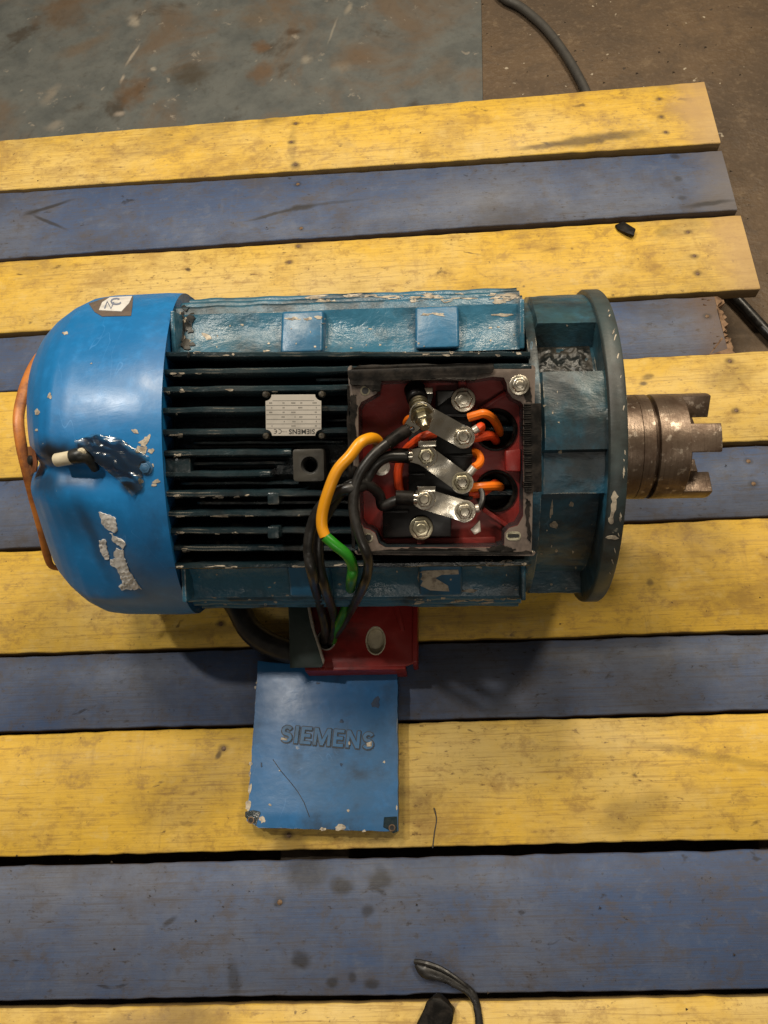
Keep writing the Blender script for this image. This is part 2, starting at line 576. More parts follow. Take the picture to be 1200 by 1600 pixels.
M['yellow_core'] = plain('yellow_core', (0.72, 0.30, 0.008), 0.35, var=0.15, scale=40)
M['green_core'] = plain('green_core', (0.02, 0.20, 0.012), 0.35, var=0.4, scale=40)
M['orange_lead'] = plain('orange_silicone', (0.78, 0.17, 0.01), 0.35, var=0.2, scale=60)
M['red_lead'] = plain('red_orange_silicone', (0.66, 0.065, 0.012), 0.35, var=0.25, scale=60)
M['dark'] = plain('sooty_black', (0.006, 0.006, 0.006), 0.6)
M['guard'] = plain('orange_rusty_strap', (0.50, 0.17, 0.03), 0.45, alt=(0.17, 0.05, 0.018), scale=28, bump=0.3)
M['tab'] = plain('rust_brown_tab', (0.22, 0.075, 0.03), 0.4, alt=(0.11, 0.04, 0.018), scale=40, bump=0.3)
M['ivory'] = plain('ivory_plastic', (0.58, 0.52, 0.38), 0.45, alt=(0.42, 0.36, 0.25), scale=60)
M['paper'] = plain('torn_label_paper', (0.62, 0.60, 0.57), 0.6, alt=(0.40, 0.39, 0.37), scale=70, bump=0.3)
M['brown_tape'] = plain('brown_backing_tape', (0.13, 0.10, 0.08), 0.45, alt=(0.08, 0.06, 0.05), scale=50)
M['chip'] = plain('bare_filler', (0.46, 0.40, 0.31), 0.55, alt=(0.17, 0.14, 0.11), scale=130, bump=0.5)
M['grease'] = plain('black_grease', (0.005, 0.007, 0.007), 0.42, alt=(0.028, 0.023, 0.016), scale=60, bump=0.4)
M['ink'] = plain('black_print', (0.015, 0.014, 0.013), 0.6, bump=0)
M['dull_ink'] = plain('faded_print', (0.13, 0.12, 0.105), 0.6, bump=0)
M['aluminium'] = plain('nameplate_aluminium', (0.60, 0.56, 0.50), 0.4, 0.55, alt=(0.48, 0.44, 0.39), scale=40, bump=0.05)
M['flap'] = paint_mat('dark_green_flap_paint', (0.022, 0.036, 0.032), grime_amt=0.5, chips=0.7, rough=0.35, brush=0.2, edge=0.8, seed=9.1)
M['nail'] = plain('rusty_nail', (0.17, 0.10, 0.05), 0.6, 0.2, alt=(0.07, 0.04, 0.022), scale=200)
M['bearer'] = plain('dark_bearer_timber', (0.05, 0.034, 0.02), 0.8, alt=(0.028, 0.019, 0.012), scale=20, bump=0.4)
M['hose'] = plain('dusty_hose', (0.05, 0.046, 0.04), 0.55, alt=(0.028, 0.025, 0.022), scale=40)
M['raw'] = plain('raw_broken_wood', (0.22, 0.13, 0.07), 0.8, alt=(0.09, 0.05, 0.028), scale=60, bump=0.8)


def coupling_mat():
    m = NT('rusty_turned_steel')
    n1 = m.noise(22, 8, 0.65, 0.4)
    n2 = m.noise(90, 6, 0.6)
    turn = m.noise(8, 5, 0.6, 0, (0, 0, 0), (60, 1, 1))
    c = m.mix(m.ramp(n1, 0.36, 0.66), (0.205, 0.152, 0.112), (0.09, 0.056, 0.037))
    c = m.mix(m.ramp(n2, 0.58, 0.68, 0, 0.8), c, (0.50, 0.42, 0.34))
    c = m.mix(m.ramp(turn, 0.5, 0.7, 0, 0.35), c, (0.07, 0.045, 0.032))
    nb = m.bump(m.math('ADD', n2, m.math('MULTIPLY', turn, 0.5)), 0.35, 0.0015)
    return m.out(c, m.ramp(n1, 0.3, 0.7, 0.30, 0.5), 0.65, nb)


M['coupling'] = coupling_mat()


def floor_mat():
    m = NT('oil_stained_concrete')
    a = m.noise(1.6, 10, 0.62, 0.3)
    b = m.noise(9, 8, 0.65)
    f = m.noise(95, 5, 0.6)
    c = m.mix(m.ramp(a, 0.34, 0.66), (0.115, 0.072, 0.037), (0.07, 0.045, 0.025))
    c = m.mix(m.ramp(b, 0.45, 0.72, 0, 0.65), c, (0.055, 0.037, 0.022))
    c = m.mix(m.ramp(f, 0.5, 0.75, 0, 0.5), c, (0.17, 0.12, 0.075))
    c = m.mix(m.ramp(m.noise(60, 2, 0.5, 0, (4, 4, 4)), 0.73, 0.755, 0, 0.8), c, (0.42, 0.36, 0.27))
    c = m.mix(m.ramp(m.noise(48, 3, 0.5, 0, (9, 4, 4)), 0.70, 0.74, 0, 0.8), c, (0.02, 0.014, 0.01))
    g5 = m.noise(24, 8, 0.7, 0.4, (3, 3, 3))
    c = m.mix(m.ramp(g5, 0.48, 0.66, 0, 0.6), c, (0.06, 0.04, 0.024))
    c = m.mix(m.ramp(g5, 0.44, 0.32, 0, 0.5), c, (0.18, 0.125, 0.072))
    nb = m.bump(m.math('ADD', f, m.math('ADD', b, g5)), 0.55, 0.004)
    return m.out(c, m.ramp(b, 0.3, 0.7, 0.5, 0.8), 0, nb)


def sheet_mat():
    m = NT('painted_rusting_sheet_steel')
    a = m.noise(4.5, 9, 0.62, 0.5)
    b = m.noise(14, 8, 0.65, 0.2, (2, 0, 0))
    f = m.noise(80, 5, 0.6)
    c = m.mix(m.ramp(b, 0.35, 0.7), (0.122, 0.128, 0.120), (0.080, 0.087, 0.085))
    c = m.mix(m.ramp(a, 0.47, 0.66, 0, 0.75), c, (0.115, 0.075, 0.043))
    # the left end is brown all over
    sx = m.n.new('ShaderNodeSeparateXYZ')
    m.put(sx.inputs[0], m.P)
    e = m.ramp(m.math('ADD', sx.outputs[0], m.math('MULTIPLY', a, 0.5)), -0.25, -0.85, 0, 0.85)
    c = m.mix(e, c, (0.095, 0.055, 0.028))
    c = m.mix(m.ramp(m.noise(7, 6, 0.6, 0.3, (7, 3, 0)), 0.57, 0.68, 0, 0.7), c, (0.045, 0.032, 0.02))
    c = m.mix(m.ramp(m.noise(28, 6, 0.6, 0.4, (1, 8, 0)), 0.63, 0.70, 0, 0.6), c, (0.30, 0.26, 0.21))
    for px, py, rx, ry, rot, st, col in ((208, 88, .006, .05, -20, .8, (.34, .29, .23)), (192, 125, .006, .022, -10, .8, (.36, .31, .25)), (210, 35, .02, .03, 10, .7, (.34, .3, .24)), (187, 180, .018, .014, 0, .7, (.34, .29, .24)), (86, 198, .03, .02, 20, .5, (.28, .24, .19)),
                                         (80, 150, .02, .05, -20, .5, (.26, .22, .17)), (480, 95, .02, .02, 0, .6, (.28, .25, .2)), (520, 50, .004, .06, -15, .6, (.28, .25, .2)), (545, 15, .01, .03, -20, .6, (.3, .26, .2)), (535, 105, .03, .03, 0, .5, (.26, .22, .17)), (240, 110, .01, .01, 0, .8, (.36, .32, .26)),
                                         (210, 145, .06, .07, 0, .75, (.12, .07, .036)), (410, 115, .045, .05, 0, .8, (.115, .07, .038)), (300, 118, .075, .055, 0, .75, (.05, .036, .02)), (460, 52, .03, .02, 0, .9, (.06, .035, .018)), (408, 75, .03, .03, 0, .8, (.12, .065, .03)), (550, 95, .07, .05, 0, .6, (.12, .075, .04)), (100, 20, .1, .12, 0, .6, (.1, .06, .03)), (405, 30, .08, .06, 0, .5, (.13, .085, .045)), (690, 110, .05, .08, 0, .4, (.12, .08, .045)), (130, 75, .1, .03, 25, .5, (.12, .08, .045))):
        p = wp(px, py, FZ)
        c = m.mix(m.math('MULTIPLY', m.ellipse(p.x + 0.6, p.y - 1.9, rx, ry, math.radians(rot), 0.85, 0.6), st), c, col)
    c = m.mix(m.ramp(f, 0.5, 0.8, 0, 0.35), c, (0.05, 0.04, 0.03))
    nb = m.bump(m.math('ADD', f, b), 0.2, 0.002)
    return m.out(c, m.ramp(a, 0.3, 0.7, 0.38, 0.65), 0.15, nb)


def tape_mat():
    m = NT('clear_packing_tape')
    t = m.t
    gl = m.n.new('ShaderNodeBsdfGlossy')
    gl.inputs['Roughness'].default_value = 0.2
    gl.inputs['Color'].default_value = (0.9, 0.88, 0.82, 1)
    tr = m.n.new('ShaderNodeBsdfTransparent')
    tr.inputs['Color'].default_value = (0.95, 0.95, 0.91, 1)
    mx = m.n.new('ShaderNodeMixShader')
    lw = m.n.new('ShaderNodeFresnel')
    lw.inputs[0].default_value = 1.6
    m.put(mx.inputs[0], m.math('ADD', lw.outputs[0], 0.06))
    t.links.new(tr.outputs[0], mx.inputs[1])
    t.links.new(gl.outputs[0], mx.inputs[2])
    nb = m.bump(m.noise(22, 2, 0.5, 1.6, (0, 0, 0), (1, 2.2, 1)), 0.35, 0.004)
    m.put(gl.inputs['Normal'], nb)
    t.links.new(mx.outputs[0], m.n['Material Output'].inputs[0])
    return m.mat


M['tape'] = tape_mat()

# ------------------------------------------------------------------ the setting
FZ = -0.125
fl = MB()
fl.add([(-4, -3, FZ), (4, -3, FZ), (4, 5, FZ), (-4, 5, FZ)], [(0, 1, 2, 3)])
tag(fl.build('floor', floor_mat()), kind='structure')

sh = empty('steel_sheet', T((-0.6, 1.9, FZ)), 'grey painted rusty sheet of steel lying flat on the brown floor', 'steel sheet')
a, b = wp(754.5, 149, FZ + 0.003), wp(752, 0, FZ + 0.003)
d = (b - a).normalized()
p0, p1 = a - d * 0.35, a + d * 1.3
MB().prism([(p0.x, p0.y), (p1.x, p1.y), (p1.x - 1.9, p1.y + 0.05), (p0.x - 1.9, p0.y + 0.05)], FZ + 0.0004, FZ + 0.003).build('sheet', sheet_mat(), sh, bevel=0.0008, seg=1)

# ------------------------------------------------------------------ pallet
pal = empty('wooden_pallet', T(PB), 'pallet of yellow and blue painted boards lying on the floor under the motor', 'pallet')
# each board: kind, top edge (x=0 / x=1200 pixel rows) and bottom edge rows as traced, far end X
BOARDS = [
    ('yellow', 219, 119, 297, 218, 0.5569, 0.000),
    ('blue', 299, 229, 402, 322, 0.5562, -0.003),
    ('yellow', 409, 333, 520, 450, 0.5572, 0.000),
    ('blue', 525, 455, 609, 548, 0.486, -0.004),
    ('yellow', 613, 548, 747, 687, 0.66, 0.001),
    ('blue', 751, 694, 855, 804, 0.65, -0.002),
    ('yellow', 862, 809, 1021, 984, 0.66, 0.000),
    ('blue', 1026, 989, 1143, 1109, 0.64, -0.002),
    ('yellow', 1148, 1115, 1339, 1311, 0.66, 0.001),
    ('blue', 1354, 1327, 1564, 1546, 0.65, -0.001),
    ('yellow', 1576, 1557, 1790, 1776, 0.66, 0.000),
]
ST = {i: [] for i in range(len(BOARDS))}
NAILS = {0: [(1030, 155), (1033, 183), (1040, 207), (462, 193), (455, 222), (462, 257)], 1: [(1054, 243), (1060, 278), (1066, 308), (465, 286), (470, 355)],
         2: [(1075, 363), (1085, 400), (1090, 428), (466, 385), (452, 410)], 4: [(1140, 565), (1150, 642)], 5: [(1170, 720), (1178, 755)], 3: [(1106, 492)],
         8: [(350, 1170), (452, 1305)], 9: [(437, 1410)], 6: [(345, 975)]}


def stain(i, px, py, rx, ry, rot, st):
    p = wp(px, py)
    ST[i].append((p.x, p.y, rx, ry, math.radians(rot), st))


# rust bled round the nails
for i_, l_ in NAILS.items():
    for px_, py_ in l_:
        stain(i_, px_, py_, 0.009, 0.0062, 0, 0.6)
# oil and burn marks and soft dark streaks on single boards
stain(0, 930, 218, 0.11, 0.014, 4, 0.75)
stain(0, 850, 228, 0.06, 0.008, 3, 0.6)
stain(0, 425, 183, 0.035, 0.02, 0, 0.4)
stain(0, 462, 258, 0.012, 0.012, 0, 0.55)
stain(0, 457, 225, 0.010, 0.06, 0, 0.25)
stain(1, 470, 322, 0.036, 0.008, 8, 0.85)
stain(1, 425, 333, 0.055, 0.004, 14, 0.8)
stain(1, 520, 315, 0.07, 0.004, 3, 0.45)
stain(1, 75, 322, 0.055, 0.0045, 18, 0.8)
stain(1, 75, 345, 0.05, 0.004, -30, 0.8)
stain(1, 50, 330, 0.018, 0.008, 0, 0.55)
stain(1, 1110, 316, 0.05, 0.006, 5, 0.7)
stain(2, 294, 421, 0.007, 0.005, -40, 0.9)
stain(2, 1037, 362, 0.017, 0.016, 0, 0.35)
stain(2, 860, 390, 0.02, 0.003, 10, 0.3)
stain(4, 1012, 590, 0.012, 0.006, 10, 0.6)
stain(4, 1005, 600, 0.008, 0.004, 0, 0.8)
stain(4, 1140, 590, 0.05, 0.03, 20, 0.3)
stain(6, 1015, 910, 0.006, 0.006, 0, 0.6)
stain(6, 330, 985, 0.09, 0.012, 2, 0.4)
stain(6, 700, 965, 0.22, 0.018, 1, 0.35)  # long soft darker streak beside the motor
stain(7, 400, 1090, 0.05, 0.05, 0, 0.35)
stain(7, 700, 1060, 0.06, 0.05, 0, 0.4)
stain(7, 850, 1020, 0.12, 0.03, 0, 0.3)
stain(8, 342, 1180, 0.007, 0.004, 50, 0.8)
stain(8, 300, 1240, 0.11, 0.05, 10, 0.28)
stain(8, 650, 1255, 0.035, 0.03, 40, 0.35)
stain(8, 455, 1328, 0.03, 0.02, 0, 0.55)
stain(8, 990, 1270, 0.06, 0.02, 15, 0.3)
stain(8, 1100, 1180, 0.12, 0.006, -12, 0.3)
stain(9, 480, 1360, 0.035, 0.022, 0, 0.6)
stain(9, 535, 1384, 0.018, 0.010, 0, 0.75)
stain(9, 595, 1375, 0.018, 0.014, 0, 0.75)
stain(9, 575, 1424, 0.010, 0.007, 20, 0.65)
stain(9, 470, 1500, 0.014, 0.009, 0, 0.7)
stain(9, 520, 1535, 0.010, 0.007, 0, 0.7)
stain(9, 580, 1537, 0.010, 0.006, 0, 0.7)
stain(9, 550, 1528, 0.006, 0.006, 0, 0.6)
stain(9, 365, 1530, 0.010, 0.02, 10, 0.5)
stain(9, 265, 1440, 0.012, 0.004, 30, 0.6)
stain(10, 290, 1590, 0.05, 0.02, 0, 0.35)


def edge_y(row0, row1, X):
    a, b = wp(0, row0), wp(1200, row1)
    return a.y + (b.y - a.y) * (X - a.x) / (b.x - a.x)


XL = -1.02
boards = []
for i, (kind, t0, t1, b0, b1, xe, dz) in enumerate(BOARDS):
    mb = MB()
    rnd = random.Random(50 + i)
    nseg = 180
    secs = []
    th = 0.021 + rnd.uniform(-0.001, 0.001)
    for k in range(nseg + 1):
        X = XL + (xe - XL) * k / nseg
        yt, yb = edge_y(t0, t1, X), edge_y(b0, b1, X)
        jt = noise.noise(Vector((X * 6, i * 3.1, 0))) * 0.0013 + noise.noise(Vector((X * 40, i * 3.1, 5))) * 0.0015 + max(0, noise.noise(Vector((X * 17, i * 3.1, 25))) - .35) * -0.005
        jb = noise.noise(Vector((X * 6, i * 3.1, 9))) * 0.0012 + noise.noise(Vector((X * 40, i * 3.1, 15))) * 0.0013 + max(0, noise.noise(Vector((X * 15, i * 3.1, 35))) - .35) * 0.005
        warp = noise.noise(Vector((X * 1.5, i * 7.7, 3))) * 0.0015
        z = dz + warp
        c = 0.0018
        secs.append([(X, yb + jb, z - c), (X, yb + jb + c, z), (X, (yt + yb) / 2 + (yt - yb) * .2, z + .0004), (X, yt + jt - c, z), (X, yt + jt, z - c),
                     (X, yt + jt, z - th), (X, yb + jb, z - th)])
    if i == 3:   # broken end: splintered across
        offs = [0.0, -0.001, -0.003, -0.002, -0.004, -0.004, 0.0]
        for j in range(7):
            x, y, z = secs[-1][j]
            secs[-1][j] = (x + offs[j], y, z)
    n = 7
    vs = [p for s in secs for p in s]
    fs = []
    for k in range(nseg):
        for j in range(n):
            jj = (j + 1) % n
            fs.append((k * n + j, k * n + jj, (k + 1) * n + jj, (k + 1) * n + j))
    fs += [tuple(range(n)), tuple(reversed(range(nseg * n, nseg * n + n)))]
    mb.add(vs, fs)
    o = mb.build('board', board_mat(kind, i + 1, ST[i], xe if xe < 0.6 else None), pal, angle=50)
    o['label'] = ('mustard yellow' if kind == 'yellow' else 'dull grey blue') + (' board with a splintered broken end' if i == 3 else ' painted board')
    boards.append(o)
# torn end of the broken blue board: uneven tongues of bare wood
mb = MB()
rnd = random.Random(12)
ya, yb_ = edge_y(609, 548, 0.48) + .001, edge_y(525, 455, 0.48) - .001
for lay_ in range(3):
    pts = [(0.455, ya), (0.455, yb_)]
    nj = 22
    for k in range(nj + 1):
        y = yb_ + (ya - yb_) * k / nj
        pts.append((0.489 + lay_ * .003 + rnd.uniform(-.006, .007) + .004 * math.sin(k * .7 + lay_), y))
    mb.prism(pts, -0.0095 - .005 * lay_, -0.0042 - .005 * lay_)
mb.build('torn_end', M['raw'], boards[3], bevel=.0006, seg=1, rough=.0016, rscale=140)
# splinters of the broken blue board
mb = MB()
rnd = random.Random(3)
for k in range(46):
    y = rnd.uniform(edge_y(525, 455, 0.48) - 0.003, edge_y(609, 548, 0.48) + 0.004)
    x0 = 0.470 + rnd.uniform(-0.008, 0.004)
    ln = rnd.uniform(0.012, 0.024) * (1.1 if y < 0.62 else 0.8)
    z = rnd.uniform(-0.022, -0.005)
    w_ = rnd.uniform(0.0015, 0.004)
    mb.add([(x0, y - w_, z), (x0, y + w_, z), (x0, y, z + 0.004), (x0 + ln, y + rnd.uniform(-.003, .003), z + rnd.uniform(-.003, .002))], [(0, 1, 2), (0, 3, 1), (1, 3, 2), (2, 3, 0)])
mb.build('splinter', M['raw'], boards[3])
# bearers under the boards
for X in (-0.80, -0.17, 0.435):
    m_ = MB().box((X - 0.045, -0.36, FZ + 0.0005), (X + 0.045, 1.29, -0.0275))
    m_.build('bearer', M['bearer'], pal, bevel=0.003)
# nails
nail_me = None
for i, lst in NAILS.items():
    for px, py in lst:
        p = wp(px, py)
        if nail_me is None:
            o = MB().stack((0, 0, 0), (0, 0, 1), [(-0.004, 0.0032), (0.0001, 0.0032), (0.0004, 0.0024)], 12).build('nail', M['nail'], boards[i], frame='local')
            nail_me = o.data
        else:
            o = bpy.data.objects.new('nail', nail_me)
            COL.objects.link(o)
            o.parent = boards[i]
        o.location = p - PB + Vector((0, 0, BOARDS[i][6] + 0.0004))

# ------------------------------------------------------------------ motor
mot = empty('electric_motor', MOT, 'blue and black finned electric motor lying on the pallet with its terminal box open', 'electric motor')


def mbuild(mb, name, mat, parent=mot, **k):
    return mb.build(name, M[mat] if isinstance(mat, str) else mat, parent, frame='local', **k)


# fan cover with its crushed end
def g2(a, b):
    return math.exp(-(a * a + b * b))


def cover_r(x, r, q):
    end = max(0.0, min(1.0, (-0.330 - x) / 0.08))
    end = end * end * (3 - 2 * end)
    if q > 0:
        x -= 0.022 * end * min(1, math.sin(min(q, 1.57)))
    rimk = max(0.0, min(1.0, (x + 0.345) / 0.09))
    x += 0.028 * max(0.0, math.cos(q)) * rimk + 0.012 * end * max(0.0, math.cos(q))
    dr = 0.0
    # flattened, pushed-in face below the fold
    qc, half = -0.50, 0.42
    k = max(0.0, min(1.0, (-0.262 - x) / 0.05))
    k = k * k * (3 - 2 * k)
    if abs(q - qc) < half:
        flat_r = r * math.cos(half) / math.cos(q - qc)
        dr -= (r - flat_r) * 0.75 * k
        dr -= 0.010 * k * g2((x + 0.335) / 0.030, (q - qc) / 0.26)
    # trench of the fold, running along the cover from the crushed end
    d_ = (q + 0.075 + (x + 0.3) * 0.5) / (0.062 if q + 0.075 + (x + 0.3) * 0.5 > 0 else 0.10)
    dr -= 0.021 * math.exp(-abs(d_) ** 1.6) * max(0, min(1, (-0.252 - x) / 0.05))
    # end pushed in
    if q < 0.05:
        x -= 0.010 * end * min(1, (0.05 - q) / 0.3) * (1 if q > -1.0 else max(0, 1 - (-1.0 - q) / .5))
    dr += noise.noise(Vector((x * 14, q * 2.2, 1))) * 0.0012
    return x, r + dr


prof = [(-0.2525, 0.1850), (-0.2515, 0.1945), (-0.2505, 0.1985)]
for k in range(1, 26):
    prof.append((-0.2505 - 0.0795 * k / 25, 0.1985 + .0011 * min(1, k / 6)))
sh_pts = [(-0.330, 0.1996), (-0.345, 0.1975), (-0.359, 0.1905), (-0.373, 0.1795), (-0.386, 0.166), (-0.397, 0.151), (-0.405, 0.136), (-0.409, 0.122)]
for k in range(len(sh_pts) - 1):
    for t in range(4):
        u = t / 4
        prof.append((sh_pts[k][0] * (1 - u) + sh_pts[k + 1][0] * u, sh_pts[k][1] * (1 - u) + sh_pts[k + 1][1] * u))
prof += [(-0.409, 0.122), (-0.410, 0.09), (-0.410, 0.05)]
cv = MB().turn(prof, 260, cover_r)
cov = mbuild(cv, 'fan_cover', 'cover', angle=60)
BV_COV = BVHTree.FromPolygons(cv.v, cv.f)

# stator housing: core drum
hs = MB().turn([(-0.245, 0.150), (0.152, 0.150)], 96)
core = mbuild(hs, 'stator_housing', 'fin', angle=60)
BODY = MB()


def keep(mb):
    BODY.add(mb.v, mb.f)
    return mb


keep(hs)


def fin_mb(s, tip, x0, x1, hw=0.0032, base=0.14, seed=0, lean=0.0):
    m = MB()
    n = max(4, int((x1 - x0) / 0.006))
    pr = [(-hw * 1.9, base), (-hw, tip - 0.0022), (-hw * .55, tip - .0004), (hw * .55, tip - .0004), (hw, tip - 0.0022), (hw * 1.9, base)]
    vs, fs = [], []
    for i in range(n + 1):
        x = x0 + (x1 - x0) * i / n
        j = noise.noise(Vector((x * 45, seed * 5.3, 0))) * 0.0007
        ju = noise.noise(Vector((x * 60, seed * 5.3, 7))) * 0.0009
        endk = 0.0
        if i in (0, n):
            endk = -0.0025
        for a, b_ in pr:
            vs.append((x, s + lean * (x + 0.04) + a + j, b_ + (ju + endk if b_ > base else 0)))
    for i in range(n):
        for k in range(5):
            fs.append((i * 6 + k, i * 6 + k + 1, i * 6 + k + 7, i * 6 + k + 6))
    fs += [tuple(range(6)), tuple(reversed(range(n * 6, n * 6 + 6)))]
    return m.add(vs, fs)


FINS = [(0.0862, -0.2405, 0.15), (0.0672, -0.2405, 0.15), (0.0457, -0.2405, 0.15), (0.0233, -0.2405, 0.15), (0.0020, -0.2405, -0.093),
        (-0.0195, -0.2405, -0.116), (-0.0400, -0.2405, 0.15), (-0.0608, -0.2405, 0.15), (-0.0795, -0.2405, 0.15), (-0.0992, -0.2405, 0.15)]
for i, (s, x0, x1) in enumerate(FINS):
    tip = math.sqrt(0.1915 ** 2 - s * s)
    if i in (4,):
        tip -= 0.001
    if i == 5:
        tip -= 0.004
    f_ = fin_mb(s, tip, x0, x1, seed=i, lean=-0.012)
    keep(f_)
    mbuild(f_, 'cooling_fin', 'fin', angle=50)
# low ribs between the tall ones, as seen right and left of the nameplate
for i, (s, x0, x1, tip) in enumerate([(0.077, -0.07, 0.15, 0.161), (0.0345, -0.06, 0.1, 0.168), (0.0125, -0.2, -0.04, 0.170), (-0.0085, -0.205, -0.102, 0.176), (-0.0295, -0.215, -0.09, 0.170), (-0.0505, -0.2, 0.12, 0.166)]):
    f_ = fin_mb(s, tip, x0, x1, hw=0.002, seed=30 + i, lean=-0.012)
    mbuild(f_, 'low_rib', 'fin', angle=50)
# the solid block at the cover end between two fins
mbuild(MB().box((-0.238, -0.0175, 0.14), (-0.198, 0.000, 0.1855)), 'foundry_boss', 'fin', bevel=0.002)

# long outer ridges, side panels with pads, and stepped side ribs
for sg, smid in ((1, 0.1025), (-1, -0.1172)):
    lean = -0.029 if sg > 0 else 0.0
    f_ = fin_mb(smid, 0.160, -0.2400, 0.151, hw=0.0030, base=0.11, seed=60 + sg, lean=lean)
    keep(f_)
    mbuild(f_, 'long_ridge', 'fin', angle=50)
    # side panel
    e0, e1 = (0.106, 0.157) if sg > 0 else (0.119, 0.161)
    n = 60
    vs, fs = [], []
    for i in range(n + 1):
        x = -0.2385 + 0.3855 * i / n
        for k in range(9):
            t = k / 8
            s = e0 + (e1 - e0) * t
            u = 0.130 - 0.020 * t - 0.006 * math.sin(math.pi * t)
            u += noise.noise(Vector((x * 22, s * 60, sg))) * 0.0016 + noise.noise(Vector((x * 60, s * 120, sg))) * 0.0008
            vs.append((x, sg * s, u))
        vs.append((x, sg * e1, 0.06))
        vs.append((x, sg * e0, 0.06))
    q = 11
    for i in range(n):
        for k in range(q):
            fs.append((i * q + k, i * q + (k + 1) % q, (i + 1) * q + (k + 1) % q, (i + 1) * q + k))
    fs += [tuple(range(q)), tuple(range(n * q, n * q + q))]
    p_ = keep(MB().add(vs, fs))
    mbuild(p_, 'side_panel', 'panel', angle=40)
    for (xa, xb) in ((-0.1110, -0.0655), (0.0335, 0.0795)):
        a0, a1 = (0.109, 0.1545) if sg > 0 else (0.1205, 0.158)
        t = MB()
        hgt0, hgt1 = 0.1375, 0.1235
        t.add([(xa - .002, sg * a0, .10), (xb + .002, sg * a0, .10), (xb + .002, sg * (a1 + .003), .09), (xa - .002, sg * (a1 + .003), .09),
               (xa, sg * a0, hgt0), (xb, sg * a0, hgt0), (xb, sg * a1, hgt1), (xa, sg * a1, hgt1)],
              [(0, 3, 2, 1), (4, 5, 6, 7), (0, 1, 5, 4), (1, 2, 6, 5), (2, 3, 7, 6), (3, 0, 4, 7)])
        keep(t)
        mbuild(t, 'foot_pad', 'pad', bevel=0.003, seg=3)
    # end walls closing the panel recess
    for xa in (-0.2300, 0.1425):
        t = MB().box((xa, sg * e0 if sg > 0 else -e1, 0.09), (xa + 0.005, sg * e1 if sg > 0 else -e0, 0.137))
        mbuild(t, 'end_wall', 'panel', bevel=0.0015)
    # stepped ribs standing out sideways
    for k, (tip, u) in enumerate(((0.1675, 0.098), (0.1775, 0.070), (0.1875, 0.038), (0.1905, 0.004), (0.189, -0.03))):
        t = MB()
        n = 60
        vs, fs = [], []
        for i in range(n + 1):
            x = -0.2385 + 0.3875 * i / n
            j = noise.noise(Vector((x * 40, k * 3.3, sg * 4))) * 0.0012
            tt = tip + j
            for a, b_ in ((0.13, u - .006), (0.13, u + .006), (tt - .003, u + .0048), (tt, u + .002), (tt, u - .002), (tt - .003, u - .0048)):
                vs.append((x, sg * a, b_ + j * .5))
        for i in range(n):
            for q_ in range(6):
                r_ = (q_ + 1) % 6
                fs.append((i * 6 + q_, i * 6 + r_, (i + 1) * 6 + r_, (i + 1) * 6 + q_))
        fs += [tuple(range(6)), tuple(range(n * 6, n * 6 + 6))]
        t.add(vs, fs)
        keep(t)
        mbuild(t, 'side_rib', 'housing', angle=50)

# lifting boss with a threaded hole, small square bosses
c = mp(482, 727, 0.192)
bs = MB().prism(rrect(c.x - .0157, c.y - .0162, c.x + .0157, c.y + .0162, .003, 3), .14, .192, [list(reversed(circle(c.x + .001, c.y, .0088, 24)))])
boss = mbuild(bs, 'lifting_boss', plain('greasy_bare_boss', (0.045, 0.042, 0.036), 0.35, alt=(0.02, 0.018, 0.015), scale=60, bump=0.4), bevel=0.001)
th_ = MB()
for k in range(7):
    th_.add([(c.x + .001 + r * math.cos(a_), c.y + r * math.sin(a_), z) for z, r in ((.191 - k * .003, .0088), (.1895 - k * .003, .0074), (.188 - k * .003, .0088)) for a_ in [2 * math.pi * j / 24 for j in range(24)]],
            [(r_ * 24 + j, r_ * 24 + (j + 1) % 24, (r_ + 1) * 24 + (j + 1) % 24, (r_ + 1) * 24 + j) for r_ in range(2) for j in range(24)])
mbuild(th_, 'thread', 'dark', boss, fixn=False)
for px, py in ((427, 779), (427, 832)):
    c = mp(px, py, .187)
    mbuild(MB().box((c.x - .006, c.y - .0062, .14), (c.x + .006, c.y + .0062, .188)), 'square_boss', 'fin', bevel=0.0015)

# nameplate
cs = [mp(*p, .193) for p in ((416, 618), (500, 617), (500, 680), (419, 680))]
pc = sum(cs, Vector()) / 4
pw, ph_ = 0.0282, 0.0205
PR = math.radians(-1.2)


def pl(x, y, z):
    """nameplate coordinates, x right / y up as seen in the photo"""
    return (pc.x + x * math.cos(PR) - y * math.sin(PR), pc.y + x * math.sin(PR) + y * math.cos(PR), z)


out = []
for sx, sy, a0 in ((1, 1, 0), (-1, 1, 90), (-1, -1, 180), (1, -1, 270)):
    cxr, cyr = sx * pw, sy * ph_
    arc = [(cxr + 0.0062 * math.cos(math.radians(q)), cyr + 0.0062 * math.sin(math.radians(q))) for q in range(a0 + 270, a0 + 179, -18)]
    out += arc
np_ = MB().prism(out, 0, .0012).xf(lambda p: pl(p.x, p.y, .1925 + p.z))
plate = mbuild(np_, 'nameplate', 'aluminium', bevel=0.0002, seg=1)
for sx in (1, -1):
    for sy in (1, -1):
        r_ = MB().stack(pl(sx * (pw + .0002), sy * (ph_ + .0002), .186), (0, 0, 1), [(0, .0034), (.007, .0034), (.0082, .0026), (.0086, .001)], 14)
        mbuild(r_, 'rivet', plain('dirty_rivet', (.03, .026, .02), .4, .4, alt=(.1, .085, .06), scale=300), plate)
